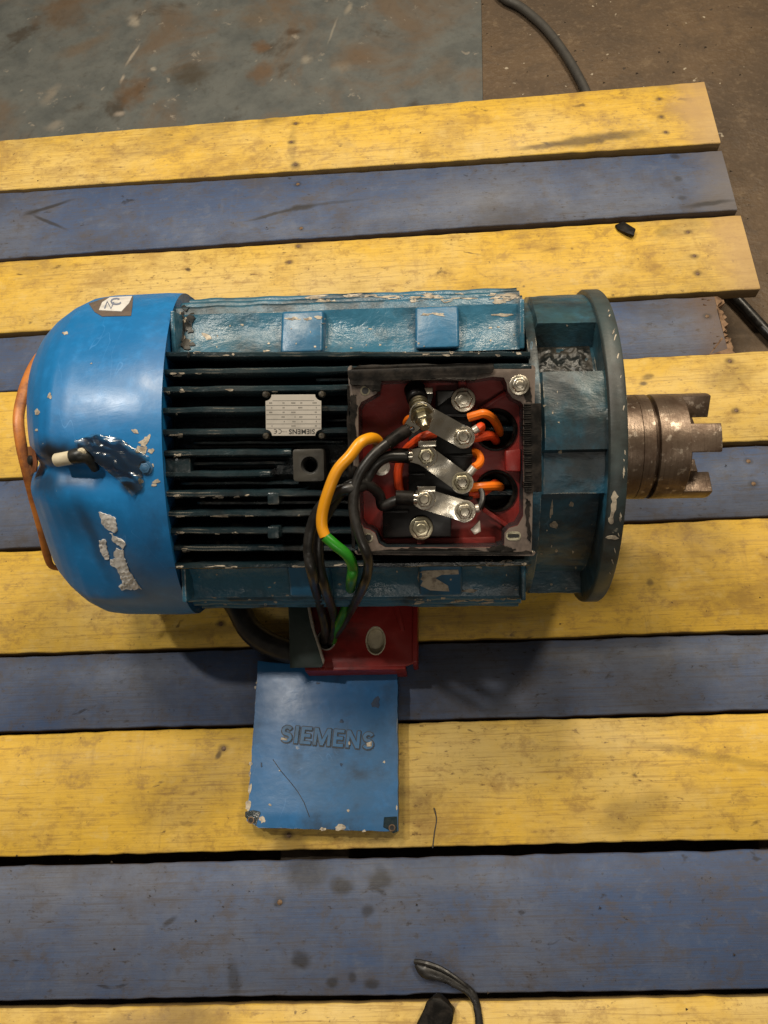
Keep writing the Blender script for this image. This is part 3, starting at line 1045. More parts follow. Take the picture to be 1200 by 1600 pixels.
# print: read from the far side, so turned half round
inv2 = lambda x, y: pl(-x, -y, .19385)
ln = MB()
for k, y in enumerate((-0.0145, -0.0098, -0.0052, -0.0006, 0.0040, 0.0086, 0.0128)):
    x0 = -.0275 if k not in (0,) else -.021
    ln.add([inv2(x0, y - .00022), inv2(-x0, y - .00022), inv2(-x0, y + .00022), inv2(x0, y + .00022)], [(0, 1, 2, 3)])
rnd = random.Random(11)
for k, y in enumerate((-0.0122, -0.0075, -0.0029, 0.0017, 0.0063, 0.0107)):
    for x in (-.0235, -.009, -.002, .009, .0215):
        if rnd.random() < .72:
            for j in range(rnd.randint(1, 4)):
                xx = x + j * .0011
                ln.add([inv2(xx, y - .0007), inv2(xx + .0007, y - .0007), inv2(xx + .0007, y + .0007), inv2(xx, y + .0007)], [(0, 1, 2, 3)])
mbuild(ln, 'printed_ruling', 'dull_ink', plate, fixn=False)
tx = text_mb('SIEMENS', .0068, 0.00003, .00016, 1.05).xf(lambda p: (*inv2(p.x - .0085, p.y + .0161)[:2], .19385 + p.z))
mbuild(tx, 'printed_lettering', 'ink', plate)
ce = MB()
for cx_, bar in ((.0145, False), (.0192, True)):
    vs = []
    for k in range(13):
        q = math.radians(70 + 220 * k / 12)
        for r in (.0018, .0024):
            vs.append(inv2(cx_ + r * math.cos(q), .0161 + r * math.sin(q)))
    ce.add(vs, [(2 * k, 2 * k + 1, 2 * k + 3, 2 * k + 2) for k in range(12)])
    if bar:
        ce.add([inv2(cx_ - .002, .0158), inv2(cx_ - .0001, .0158), inv2(cx_ - .0001, .0164), inv2(cx_ - .002, .0164)], [(0, 1, 2, 3)])
mbuild(ce, 'printed_mark', 'ink', plate, fixn=False)
sm = text_mb('3~ Mot.', .0016, 0.00002).xf(lambda p: (*inv2(p.x + .0095, p.y + .0163)[:2], .19385 + p.z))
mbuild(sm, 'small_print', 'dull_ink', plate)

# end shield with cast pockets
SEG = [(-180, -100, .150), (-100, -76, .176), (-76, -15, .151), (-15, -1.0, .1725), (-1.0, 27, .1795), (27, 47, .152), (47, 100, .1815), (100, 180, .17)]


def shield_r(x, r, q):
    if r != 1:
        return x, r
    d_ = math.degrees(q)
    rr = .17
    for a, b_, v in SEG:
        if a <= d_ < b_:
            rr = v
            ed = min(d_ - a, b_ - d_)
            break
    return x, rr + noise.noise(Vector((x * 40, q * 8, 2))) * .0016 + noise.noise(Vector((x * 110, q * 20, 2))) * .0006


shp = [(0.1495, .170), (0.1505, .1735), (0.157, .175), (0.160, .1745)] + [(0.1625 + .0605 * k / 10, 1) for k in range(11)] + [(0.2245, .181), (0.2265, .181)]
sm_ = keep(MB().turn(shp, 360, shield_r))
mbuild(sm_, 'end_shield', 'shield', angle=30)
fg = keep(MB().turn([(0.2245, .15), (0.2245, .1845), (0.2252, .1862), (0.2262, .187), (0.2405, .187), (0.2425, .1855), (0.2425, .09), (0.252, .088), (0.252, .03)], 180))
mbuild(fg, 'mounting_flange', 'flange', angle=40)
# greasy dirt packed into the upper pocket
def grease(q0, q1, x0, x1, r0, amp, seed):
    m_ = MB()
    nx, nq = 44, 44
    vs = []
    for i in range(nx + 1):
        for k in range(nq + 1):
            x = x0 + (x1 - x0) * i / nx
            q = math.radians(q0 + (q1 - q0) * k / nq)
            e = min(i, nx - i, k, nq - k) / 5
            d_ = noise.fractal(Vector((x * 95, q * 15, seed)), 1.1, 2.0, 3)
            r = r0 + (amp * (0.3 + d_) if e > 1 else amp * (0.3 + d_) * e - .0006)
            vs.append((x, r * math.sin(q), r * math.cos(q)))
    q_ = nq + 1
    return m_.add(vs, [(i * q_ + k, i * q_ + k + 1, (i + 1) * q_ + k + 1, (i + 1) * q_ + k) for i in range(nx) for k in range(nq)])


tag(mbuild(grease(27.5, 46.5, .163, .2195, .1535, .0035, 1), 'packed_grease', 'grease', fixn=False, angle=80), kind='stuff')

# jaw coupling on the shaft
mbuild(MB().turn([(0.251, .048), (0.264, .048)], 48), 'shaft_collar', 'dark')
hub = [(0.2625, .03), (0.2625, .0615), (0.264, .0632), (0.2895, .0633), (0.290, .0628), (0.2905, .0633), (0.3035, .0633), (0.3040, .0625), (0.3042, .0555),
       (0.3088, .0555), (0.3090, .0625), (0.3096, .0633), (0.3425, .0633), (0.3437, .062), (0.3437, .028), (0.335, .027), (0.335, .0)]
cp = mbuild(MB().turn(hub, 120), 'jaw_coupling', 'coupling', angle=30)
for qc in (9, 84, 156, 222, 287):
    m_ = MB()
    vs = []
    q0, q1 = math.radians(qc - 15.5), math.radians(qc + 15.5)
    nn = 10
    for x in (.340, .3765):
        for r in (.036, .0632):
            for k in range(nn + 1):
                q = q0 + (q1 - q0) * k / nn
                vs.append((x, r * math.sin(q), r * math.cos(q)))
    nq = nn + 1
    fs = []
    for k in range(nn):
        a_, b_, c_, d_ = k, nq + k, 2 * nq + k, 3 * nq + k
        fs += [(a_, a_ + 1, c_ + 1, c_), (b_, d_, d_ + 1, b_ + 1), (c_, c_ + 1, d_ + 1, d_), (a_, b_, b_ + 1, a_ + 1)]
    fs += [(0, 2 * nq, 3 * nq, nq), (nn, nq + nn, 3 * nq + nn, 2 * nq + nn)]
    m_.add(vs, fs)
    mbuild(m_, 'jaw', 'coupling', cp, bevel=0.0014)

# ------------------------------------------------------------------ terminal box
RIM = 0.238
FLOOR = 0.1945


def zx(x, y):   # enlarged crop of the terminal box -> photo pixel
    return 530 + x / 3.6364, 550 + y / 3.6364


def zp(x, y, u):
    return mp(*zx(x, y), u)


o4 = [mp(*p, RIM) for p in ((544, 572), (836, 571), (836, 868), (555, 866))]


def quad_pt(u, v, grow=0.0):
    """u right, v down in 0..1 across the rim"""
    p = o4[0] * (1 - u) * (1 - v) + o4[1] * u * (1 - v) + o4[2] * u * v + o4[3] * (1 - u) * v
    return (p.x, p.y)


outer = []
for (u, v, du, dv) in ((0, 0, 1, 1), (0, 1, 1, -1), (1, 1, -1, -1), (1, 0, -1, 1)):
    r = .022
    ring = [(u + du * r * (1 - math.cos(t)), v + dv * r * (1 - math.sin(t))) for t in [math.radians(k * 22.5) for k in range(5)]]
    if (u, v) in ((0, 1), (1, 0)):
        ring.reverse()
    outer += [quad_pt(*p) for p in ring]
# opening with ears at the corners (enlarged-crop pixels)
OPN = [(232, 166), (480, 158), (760, 160), (870, 140), (935, 145), (952, 178), (958, 222), (985, 262), (1030, 282), (1046, 300), (1048, 600), (1046, 930),
       (1015, 985), (965, 1000), (940, 1030), (938, 1095), (900, 1110), (600, 1112), (262, 1112), (225, 1090), (205, 1030), (175, 1010), (140, 1000), (118, 965),
       (112, 600), (108, 320), (125, 285), (170, 262), (215, 235)]
opn = [(p.x, p.y) for p in (zp(x, y, RIM) for x, y in OPN)]
oc = Vector((sum(p[0] for p in opn) / len(opn), sum(p[1] for p in opn) / len(opn)))


def scaled(poly, dd):
    res = []
    for p in poly:
        v = Vector(p) - oc
        res.append(tuple(oc + v * (1 + dd / v.length)))
    return res


tbx = mbuild(MB().prism(outer, .125, RIM - .0025, [list(reversed(scaled(opn, .0006)))]), 'terminal_box', 'fin', bevel=0.0008, seg=1)
keep(MB().prism(outer, .125, RIM))
mbuild(MB().prism(scaled(outer, .0008), RIM - .0025, RIM, [opn]), 'box_rim', 'rim', tbx, bevel=0.0007, rough=.0004)
# red lining: walls and floor with two lead holes
ho = [zp(890, 442, FLOOR), zp(890, 790, FLOOR)]
lin = MB()
n = len(opn)
low = scaled(opn, .004)
lin.add([(*p, RIM - .0012) for p in opn] + [(*p, FLOOR - .0002) for p in low], [(i, (i + 1) % n, n + (i + 1) % n, n + i) for i in range(n)])
mbuild(lin, 'box_wall_lining', 'red', tbx, angle=25, fixn=False)
mbuild(MB().prism(scaled(low, .001), FLOOR - .004, FLOOR, [list(reversed(circle(h.x, h.y, .0205, 36))) for h in ho]), 'box_floor', 'red', tbx, bevel=0.0008, seg=1)
for h in ho:
    g = MB()
    prf = [(.0205, FLOOR + .0002), (.0208, FLOOR + .0016), (.0188, FLOOR + .0020), (.0172, FLOOR - .001), (.0168, FLOOR - .022), (.004, FLOOR - .024)]
    for i, (r, z) in enumerate(prf):
        g.v += [Vector((h.x + r * math.cos(2 * math.pi * k / 36), h.y + r * math.sin(2 * math.pi * k / 36), z)) for k in range(36)]
    fs = [(i * 36 + k, i * 36 + (k + 1) % 36, (i + 1) * 36 + (k + 1) % 36, (i + 1) * 36 + k) for i in range(len(prf) - 1) for k in range(36)] + [tuple(range(5 * 36, 6 * 36))]
    g.f += fs
    g.m += [0] * len(fs)
    mbuild(g, 'lead_hole', 'gasket', tbx, angle=30)


def rib(a, b_, w_, h0, h1):
    a, b_ = Vector(a[:2]), Vector(b_[:2])
    n_ = (b_ - a).normalized()
    s_ = Vector((-n_.y, n_.x)) * w_
    return MB().prism([a - s_, b_ - s_, b_ + s_, a + s_], h0, h1)


mbuild(rib(zp(945, 235, FLOOR), zp(790, 335, FLOOR), .0022, FLOOR - .001, FLOOR + .008), 'cast_rib', 'red', tbx, bevel=0.001)
mbuild(rib(zp(815, 890, FLOOR), zp(975, 1000, FLOOR), .0022, FLOOR - .001, FLOOR + .008), 'cast_rib', 'red', tbx, bevel=0.001)
mbuild(MB().prism([(p.x, p.y) for p in (zp(944, 560, .21), zp(1030, 548, .21), zp(1030, 680, .21), zp(944, 678, .21))], FLOOR - .001, .214), 'wall_boss', 'red', tbx, bevel=0.0018)
mbuild(rib(zp(697, 150, FLOOR), zp(697, 225, FLOOR), .004, FLOOR - .001, FLOOR + .012), 'cast_rib', 'red', tbx, bevel=0.0015)
mbuild(rib(zp(465, 1040, FLOOR), zp(465, 1105, FLOOR), .004, FLOOR - .001, FLOOR + .010), 'cast_rib', 'red', tbx, bevel=0.0015)
c1, c2 = zp(130, 960, .2), zp(890, 1075, .2)
mbuild(MB().box((c1.x, c2.y - .006, FLOOR - .001), (c2.x, c2.y + .004, FLOOR + .004)), 'floor_step', 'red', tbx, bevel=0.0015)
# traces of cast numerals in the floor
tx = text_mb('1039', .0095, .0006, .0002).xf(lambda p: (zp(305, 335, FLOOR).x + p.x, zp(305, 335, FLOOR).y + p.y, FLOOR + .0004 + p.z))
mbuild(tx, 'cast_mark', 'red', tbx)


def hexbolt(c, ax, r, h, name, parent, mat='zinc', washer=True, dimple=True):
    m_ = MB()
    ax = Vector(ax).normalized()
    if washer:
        m_.stack(c, ax, [(0, r * 1.28), (.0010, r * 1.28), (.0013, r * 1.2)], 24)
    m_.stack(Vector(c) + ax * .0012, ax, [(0, r), (h * .85, r), (h, r * .86)], 6)
    if dimple:
        m_.stack(Vector(c) + ax * (.0012 + h - .0002), ax, [(0, r * .55), (.0005, r * .5)], 14)
    return mbuild(m_, name, mat, parent, bevel=0.0003, seg=1)


UP = Vector((0, 0, 1))
hexbolt(zp(1023, 188, RIM), UP, .0074, .005, 'cover_bolt', tbx)
for x, y in ((148, 220), (165, 1055)):
    c = zp(x, y, RIM)
    mbuild(MB().prism(circle(c.x, c.y, .0046, 18), RIM - .001, RIM + .0004, [list(reversed(circle(c.x, c.y, .0032, 18)))]), 'screw_hole_lip', 'stud', tbx)
    mbuild(MB().stack((c.x, c.y, RIM + .0002), UP, [(-.001, .0031), (0.0, .0031)], 16), 'screw_hole', 'dark', tbx)
c = zp(990, 1045, RIM)
mbuild(MB().prism(rrect(c.x - .007, c.y - .0042, c.x + .007, c.y + .0042, .004), RIM - .001, RIM + .0005, [list(reversed(rrect(c.x - .0055, c.y - .0018, c.x + .0055, c.y + .0018, .0016)))]), 'slot_lip', 'stud', tbx)
mbuild(MB().prism(rrect(c.x - .0054, c.y - .0017, c.x + .0054, c.y + .0017, .0015), RIM - .001, RIM + .0002), 'slot', 'dark', tbx)


def slab_px(pts, u0, u1, jag=0.0, sub=1):
    ps = []
    for i in range(len(pts)):
        a, b_ = Vector(pts[i]), Vector(pts[(i + 1) % len(pts)])
        for k in range(sub):
            t = k / sub
            q = a.lerp(b_, t)
            q += Vector((random.uniform(-jag, jag), random.uniform(-jag, jag)))
            ps.append(q)
    return MB().prism([(p.x, p.y) for p in (zp(q.x, q.y, u1) for q in ps)], u0, u1)


# torn gasket stuck to the rim, and the strip hanging off its right side
g = slab_px([(48, 110), (135, 72), (500, 70), (880, 66), (872, 118), (795, 128), (770, 162), (600, 150), (420, 160), (240, 164), (226, 228), (196, 226), (150, 196), (60, 188)], RIM + .0002, RIM + .0028, 5, 6)
mbuild(g, 'torn_gasket', 'gasket', tbx, bevel=0.0006, seg=1, rough=.0012, rscale=220)
g = slab_px([(55, 190), (62, 400), (66, 620), (92, 1120), (70, 1110), (50, 620), (46, 190)], RIM + .0001, RIM + .0012, 5, 8)
mbuild(g, 'gasket_remains', 'gasket', tbx, rough=.0006, rscale=220)
g = slab_px([(100, 1128), (600, 1118), (1040, 1135), (1095, 1130), (1095, 1150), (600, 1150), (110, 1150)], RIM + .0001, RIM + .0012, 6, 8)
mbuild(g, 'gasket_remains', 'gasket', tbx, rough=.0006, rscale=220)
for pts in ([(60, 250), (95, 240), (105, 330), (92, 420), (100, 520), (70, 560), (60, 400)], [(75, 640), (105, 660), (98, 800), (112, 930), (95, 980), (78, 820)], [(300, 1120), (420, 1114), (560, 1122), (700, 1116), (720, 1136), (500, 1144), (310, 1140)],
            [(1060, 830), (1085, 850), (1078, 960), (1092, 1080), (1070, 1060), (1058, 920)], [(840, 1112), (930, 1100), (1000, 1120), (960, 1140), (850, 1138)], [(1050, 200), (1085, 190), (1092, 280), (1058, 280)]):
    mbuild(slab_px(pts, RIM + .0001, RIM + .0008, 6, 7), 'gasket_remains', 'gasket', tbx, rough=.0004, rscale=220)
strip = MB()
a_, b_ = zp(1095, 292, RIM), zp(1100, 795, RIM)
for k in range(40):
    t = k / 40
    p = a_.lerp(b_, t)
    if random.random() < .22:
        continue
    hw = .0082 + random.uniform(-.0012, .0009)
    y2 = a_.lerp(b_, t + .024)
    strip.box((p.x - hw, y2.y, RIM - .012 + random.uniform(0, .001)), (p.x - .001, p.y - .0008, RIM + .0018 + random.uniform(0, .0012)))
strip.box((a_.x - .0074, b_.y, RIM - .011), (a_.x + .0085, a_.y, RIM + .0012))
mbuild(strip, 'ribbed_gasket_strip', 'gasket', tbx, bevel=0.0004, seg=1)

# ------------------------------------------------------------------ terminal block
BT = 0.213
blk = slab_px([(550, 218), (752, 216), (758, 840), (640, 850), (636, 1050), (250, 1055), (244, 870), (392, 840), (394, 440), (470, 400), (545, 330)], FLOOR, BT)
tb = mbuild(blk, 'terminal_block', 'bakelite', bevel=0.0012)
for (x0, y0, x1, y1) in ((590, 352, 760, 372), (600, 580, 760, 600), (640, 822, 760, 842), (395, 684, 490, 702), (255, 898, 395, 916)):
    a_, b_ = zp(x0, y1, BT + .004), zp(x1, y0, BT + .004)
    mbuild(MB().box((a_.x, a_.y, BT - .002), (b_.x, b_.y, BT + .004)), 'barrier', 'bakelite', tb, bevel=0.0008)
mbuild(slab_px([(555, 222), (745, 218), (752, 240), (690, 225), (620, 265), (560, 310)], BT - .001, BT + .002), 'barrier', plain('worn_grey_bakelite', (0.04, 0.04, 0.038), 0.4), tb, bevel=0.0008)
for x, y, mt in ((705, 272, 'zinc'), (466, 1000, 'stud')):
    hexbolt(zp(x, y, BT + .003), UP, .0092, .005, 'fixing_bolt', tb, mt)
    mbuild(MB().stack((*zp(x, y, BT)[:2], BT - .001), UP, [(0, .011), (.0042, .011)], 24), 'bolt_collar', 'bakelite', tb)

LK = 0.2275   # height of the links
STUD = {'l2': (495, 592), 'l3': (484, 836), 'r1': (706, 484), 'r2': (698, 742), 'r3': (712, 905)}


def stud(key, nut='zinc', h=0.0):
    x, y = STUD[key]
    c = zp(x, y, LK + .003)
    c = Vector((c.x, c.y, 0))
    m_ = MB()
    m_.stack(c + UP * (BT - .001), UP, [(0, .0085), (LK - BT - .001, .0085)], 20)
    m_.stack(c + UP * LK, UP, [(.0012, .0098), (.0024, .0098)], 24)
    mbuild(m_, 'washer', nut, tb, bevel=.0002, seg=1)
    mbuild(MB().stack(c + UP * (LK + .0024), UP, [(0, .0080), (.0042, .0080), (.0052, .0070)], 6), 'nut', nut, tb, bevel=.0003, seg=1)
    mbuild(MB().stack(c + UP * (LK + .004), UP, [(0, .0048), (.0045 + h, .0048), (.0058 + h, .0038), (.006 + h, .0012)], 16), 'stud', 'zinc', tb)
    return c


for k in STUD:
    stud(k, 'stud' if k in ('l2', 'r2') else 'zinc', .003 if k == 'r3' else 0)


def link(a, b_, za, zb, w_=.0098, twist=0.0, name='link_plate', peak=.66, wide=.27):
    """stadium plate from a to b"""
    a, b_ = Vector((a[0], a[1])), Vector((b_[0], b_[1]))
    d_ = (b_ - a)
    L_ = d_.length
    d_.normalize()
    n_ = Vector((-d_.y, d_.x))
    m_ = MB()
    rows = []
    for i in range(31):
        t = -w_ + (L_ + 2 * w_) * i / 30
        if t < 0:
            hw = math.sqrt(max(0.02 * w_ * w_, w_ * w_ - t * t))
        elif t > L_:
            hw = math.sqrt(max(0.02 * w_ * w_, w_ * w_ - (t - L_) ** 2))
        else:
            hw = w_
        k = max(0, min(1, t / L_))
        k2 = k * k * (3 - 2 * k)
        z = za + (zb - za) * k2
        tw = twist * math.exp(-((k - peak) / wide) ** 2)
        rows.append([(*(a + d_ * t + n_ * hw * sgn), z + tw * hw * sgn + dz) for sgn, dz in ((1, 0), (1, .0013), (0, .0013 + .0003), (-1, .0013), (-1, 0))])
    vs = [p for r in rows for p in r]
    fs = [(i * 5 + k, i * 5 + (k + 1) % 5, (i + 1) * 5 + (k + 1) % 5, (i + 1) * 5 + k) for i in range(30) for k in range(5)] + [tuple(range(5)), tuple(range(150, 155))]
    m_.add(vs, fs)
    return mbuild(m_, name, 'nickel', tb, angle=40)


def sc(k):
    p = zp(*STUD[k], LK + .003)
    return (p.x, p.y)


link(sc('l2'), sc('r2'), LK, LK, twist=.15, peak=.42, wide=.16)
link(sc('l3'), sc('r3'), LK, LK + .0004, .0101, twist=.16)
# upturned tabs on the links
for x, y in ((500, 520), (497, 778)):
    c = zp(x, y, LK + .002)
    mbuild(MB().box((c.x - .0085, c.y - .003, LK), (c.x + .0085, c.y + .0025, LK + .005)), 'link_tab', 'nickel', tb, bevel=.0006)
# leaning first stud with its pile of nuts and washers
b0 = zp(432, 225, BT + .004)
b1 = zp(487, 425, .2545)
axl = (b1 - b0)
LL = axl.length
ax = axl.normalized()
mbuild(MB().stack(b0 - ax * .004, ax, [(0, .0105), (LL * .30, .0100), (LL * .34, .0088)], 20), 'stud_sleeve', 'bakelite', tb, bevel=.0006, seg=1)
prof = [(LL * .34, .0092), (LL * .385, .0092), (LL * .39, .0082), (LL * .42, .0082), (LL * .425, .0094), (LL * .46, .0094), (LL * .465, .008), (LL * .52, .008), (LL * .525, .0088), (LL * .56, .0088), (LL * .565, .0098), (LL * .63, .0098)]
mbuild(MB().stack(b0, ax, prof, 24), 'washer', 'stud', tb, angle=30)
mbuild(MB().stack(b0, ax, [(LL * .70, .0108), (LL * .725, .0108)], 24), 'washer', 'stud', tb, angle=30)
mbuild(MB().stack(b0, ax, [(LL * .725, .0078), (LL * .86, .0078), (LL * .88, .007)], 6), 'nut', 'stud', tb, bevel=.0003, seg=1)
mbuild(MB().stack(b0, ax, [(LL * .8, .0046), (LL * 1.0, .0046), (LL * 1.03, .0036)], 16), 'stud', 'stud', tb)
c = zp(492, 220, .222)
mbuild(MB().box((c.x - .0065, c.y - .003, .218), (c.x + .0065, c.y + .003, .2225)), 'link_tab', 'nickel', tb, bevel=.0006)
lh = b0 + ax * LL * .66
link((lh.x, lh.y), sc('r1'), lh.z, LK, .0103, twist=.17, peak=.62, wide=.14)
# bent black tag behind the first stud
mbuild(slab_px([(378, 190), (415, 178), (470, 215), (520, 215), (535, 245), (520, 300), (440, 270), (385, 240)], .2145, .2175), 'stud_cap', plain('smoky_plastic', (0.03, 0.028, 0.025), .35), tb, bevel=.0008)
# loose grey lug under the third link
mbuild(slab_px([(745, 1010), (800, 955), (806, 1020), (770, 1040)], LK - .010, LK - .006), 'loose_lug', 'tin', tb, bevel=.0008)

# ------------------------------------------------------------------ winding leads (fixed to the windings)
def lead(pts, r, mat, name='winding_lead'):
    return mbuild(MB().tube([zp(*p) for p in pts], r, 10, 6), name, mat, mot)


lead([(735, 372, .222), (775, 360, .224), (825, 350, .224), (872, 378, .216), (905, 430, .198), (912, 460, .18)], .0042, 'orange_lead')
ferr = []
for key, tipx, tipy in (('r1', 790, 432), ('r2', 768, 655), ('r3', 796, 886)):
    x, y = STUD[key]
    a_, b_ = zp(x, y, LK - .0015), zp(tipx, tipy, LK - .0005)
    ferr.append((x, y, tipx, tipy))
ls = [
    lead([(784, 438, .226), (806, 420, .223), (806, 440, .218), (790, 455, .21), (830, 480, .2), (870, 480, .185)], .0038, 'red_lead'),
    lead([(764, 657, .226), (790, 640, .222), (802, 612, .216), (785, 578, .21), (740, 560, .204)], .0040, 'orange_lead'),
    lead([(792, 890, .226), (812, 845, .223), (812, 800, .219), (785, 758, .214), (740, 740, .21)], .0028, 'cable'),
]
lead([(740, 492, .214), (790, 486, .215), (850, 472, .212), (882, 490, .198), (892, 510, .18)], .0042, 'red_lead')
lead([(740, 772, .214), (800, 766, .215), (860, 762, .210), (905, 762, .2), (915, 770, .18)], .0044, 'orange_lead')
lead([(740, 806, .210), (790, 806, .211), (830, 790, .208), (875, 752, .2), (890, 745, .18)], .0042, 'red_lead')
lead([(545, 462, .216), (480, 480, .220), (430, 512, .214), (378, 560, .206), (342, 640, .204), (334, 720, .206), (350, 800, .206), (395, 840, .206)], .0044, 'red_lead')
lead([(455, 380, .226), (410, 375, .222), (385, 390, .214), (385, 420, .206), (420, 470, .203)], .0036, 'orange_lead')
for (x, y, tx_, ty_), l_ in zip(ferr, ls):
    a_, b_ = zp(x, y, LK - .0018), zp(tx_, ty_, LK - .0005)
    d_ = (b_ - a_).normalized()
    m_ = MB().tube([a_ + d_ * .011, b_], .0040, 12, 2)
    m_.prism(circle(a_.x, a_.y, .0108, 24), LK - .0028, LK - .0004)
    mbuild(m_, 'ring_lug', 'tin', l_, bevel=.0003, seg=1)
# earth stud in the corner of the box
mbuild(MB().stack(zp(240, 650, FLOOR), UP, [(0, .009), (.006, .009), (.0065, .006), (.010, .006)], 16), 'earth_stud', 'tin', tbx)

# ------------------------------------------------------------------ strap round the back of the fan cover
gp = [(80, 536, .05), (62, 558, .065), (49, 580, .08), (37, 612, .10), (29, 652, .118), (33, 694, .124), (43, 738, .118), (55, 785, .102), (65, 830, .088), (73, 866, .07), (80, 884, .06), (93, 889, .05)]
strap = mbuild(MB().tube([mp(*p) for p in gp], [.003] + [.0066] * 3 + [.0062] * 4 + [.0046] * 2 + [.004, .003], 12, 6, flat=.6), 'orange_strap', 'guard')
hit = BV_COV.ray_cast(MINV @ CAM, (MINV.to_3x3() @ sight(80, 722)).normalized())[0]
lowp = mp(44, 722, .122)
slope = (hit.z + .002 - lowp.z) / (hit.x - lowp.x)
tp = MB()
poly = [(42, 698), (60, 697), (70, 704), (76, 722), (71, 736), (58, 739), (49, 744)]
zmid = hit.z * .5 + lowp.z * .5
tp.prism([(p.x, p.y) for p in (mp(*q, zmid) for q in poly)], 0, .003)
tp.xf(lambda p: (p.x, p.y, p.z + .009 + lowp.z + (p.x - lowp.x) * slope))
mbuild(tp, 'strap_tab', 'tab', strap, bevel=.001)
c = mp(59, 719, zmid)
mbuild(MB().stack((c.x, c.y, lowp.z + .008 + (c.x - lowp.x) * slope), (-slope, 0, 1), [(0, .0055), (.005, .0055), (.0065, .003)], 14), 'strap_screw', 'dark', strap)

# ------------------------------------------------------------------ things stuck to surfaces: traced outline laid on the surface, real thickness
O_M = MINV @ CAM


rj = random.Random(31)


def lay(polys, bvh, off, thick=0.0004, cell=4.0, jag=0.0):
    """lay traced outlines on a curved surface as thin solid patches"""
    m_ = MB()
    for poly in polys:
        pts = []
        for i in range(len(poly)):
            a_, b_ = Vector(poly[i]), Vector(poly[(i + 1) % len(poly)])
            k = max(1, int((b_ - a_).length / cell))
            pts += [a_.lerp(b_, t / k) + (Vector((rj.uniform(-jag, jag), rj.uniform(-jag, jag))) if jag else Vector((0, 0))) for t in range(k)]
        bm = bmesh.new()
        vs = [bm.verts.new((p.x, p.y, 0)) for p in pts]
        bm.faces.new(vs)
        bmesh.ops.triangulate(bm, faces=bm.faces)
        for _ in range(4):
            long_ = [e for e in bm.edges if e.calc_length() > cell * 1.5]
            if not long_:
                break
            bmesh.ops.subdivide_edges(bm, edges=long_, cuts=1)
            bmesh.ops.triangulate(bm, faces=bm.faces)
        top, ok = [], True
        for v in bm.verts:
            d_ = (MINV.to_3x3() @ sight(v.co.x, v.co.y)).normalized()
            hit, nor, _, _ = bvh.ray_cast(O_M, d_)
            if hit is None:
                ok = False
                break
            if nor.dot(d_) > 0:
                nor = -nor
            top.append((hit + nor * (off + thick), hit + nor * (off - .0004)))
        if ok:
            bm.verts.index_update()
            n_ = len(top)
            fs = [tuple(v.index for v in f.verts) for f in bm.faces]
            bd = [(e.verts[0].index, e.verts[1].index) for e in bm.edges if len(e.link_faces) == 1]
            m_.add([t[0] for t in top] + [t[1] for t in top], fs + [(a_, b_, b_ + n_, a_ + n_) for a_, b_ in bd])
        bm.free()
    return m_


def blob(cx_, cy_, rx, ry, rot=0, n=11, jag=.35, rnd=random):
    res = []
    for k in range(n):
        q = 2 * math.pi * k / n
        r = 1 + rnd.uniform(-jag, jag)
        x, y = rx * r * math.cos(q), ry * r * math.sin(q)
        res.append((cx_ + x * math.cos(rot) - y * math.sin(rot), cy_ + x * math.sin(rot) + y * math.cos(rot)))
    return res


rc = random.Random(21)
# tape over the fold; its shade and grime are in the cover colour
tp_poly = [(118, 688), (150, 678), (188, 684), (210, 700), (232, 712), (222, 735), (224, 762), (208, 775), (190, 752), (165, 730), (140, 712), (122, 705)]
tape = mbuild(lay([tp_poly], BV_COV, .0020, .0004, 2.5).xf(lambda p: (p.x, p.y, p.z + .0006 * math.sin(p.x * 330 + p.y * 560 + 5 * noise.noise(Vector(p) * 45)) + .0013 * noise.noise(Vector(p) * 75))), 'clear_tape', 'tape', cov, angle=80)
chips_c = [blob(212, 674, 6, 3, .3, rnd=rc), blob(225, 692, 8, 5, -.6, rnd=rc), blob(222, 703, 10, 6, .2, rnd=rc), blob(236, 705, 5, 4, 0, rnd=rc), blob(229, 687, 4, 8, .6, rnd=rc),
           blob(220, 752, 5, 3.5, 0, rnd=rc), blob(244, 752, 6, 3, -.1, rnd=rc), blob(241, 758, 4, 2, 0, rnd=rc), blob(78, 618, 3.2, 4.5, .2, rnd=rc), blob(58, 643, 4, 5, .4, rnd=rc),
           blob(40, 666, 2, 3, 0, rnd=rc), blob(57, 672, 2, 2, 0, rnd=rc), blob(102, 521, 4, 2.5, .1, rnd=rc), blob(237, 728, 5, 4, 0, rnd=rc), blob(143, 568, 1.6, 1.2, 0, rnd=rc)]
tag(mbuild(lay(chips_c, BV_COV, .0001, .0004, 2.0, .7), 'paint_chips', 'chip', cov), kind='stuff')
# screw of the cover
c = mp(228, 731, .199)
hexbolt((c.x, math.sin(-.05) * .199, math.cos(.05) * .199), (0, -.05, 1), .0058, .003, 'cover_screw', cov, plain('blue_painted_screw', (0.03, .1, .2), .4), washer=True)
# torn white label
lab = [[(155, 799), (180, 808), (184, 831), (176, 830), (166, 826), (158, 815)], [(173, 832), (182, 838), (190, 842), (196, 850), (192, 858), (186, 852), (178, 848)],
       [(155, 845), (165, 843), (168, 856), (171, 872), (163, 873), (157, 860)], [(178, 862), (184, 857), (193, 860), (196, 874), (203, 893), (213, 907), (221, 919), (205, 920), (192, 921), (190, 905), (185, 890), (176, 884), (172, 874), (180, 872)],
       [(186, 914), (193, 909), (196, 918), (190, 923)]]
mbuild(lay(lab, BV_COV, .0004, .0005, 3.0, 1.3), 'torn_label', 'paper', cov, rough=.0014, rscale=320)
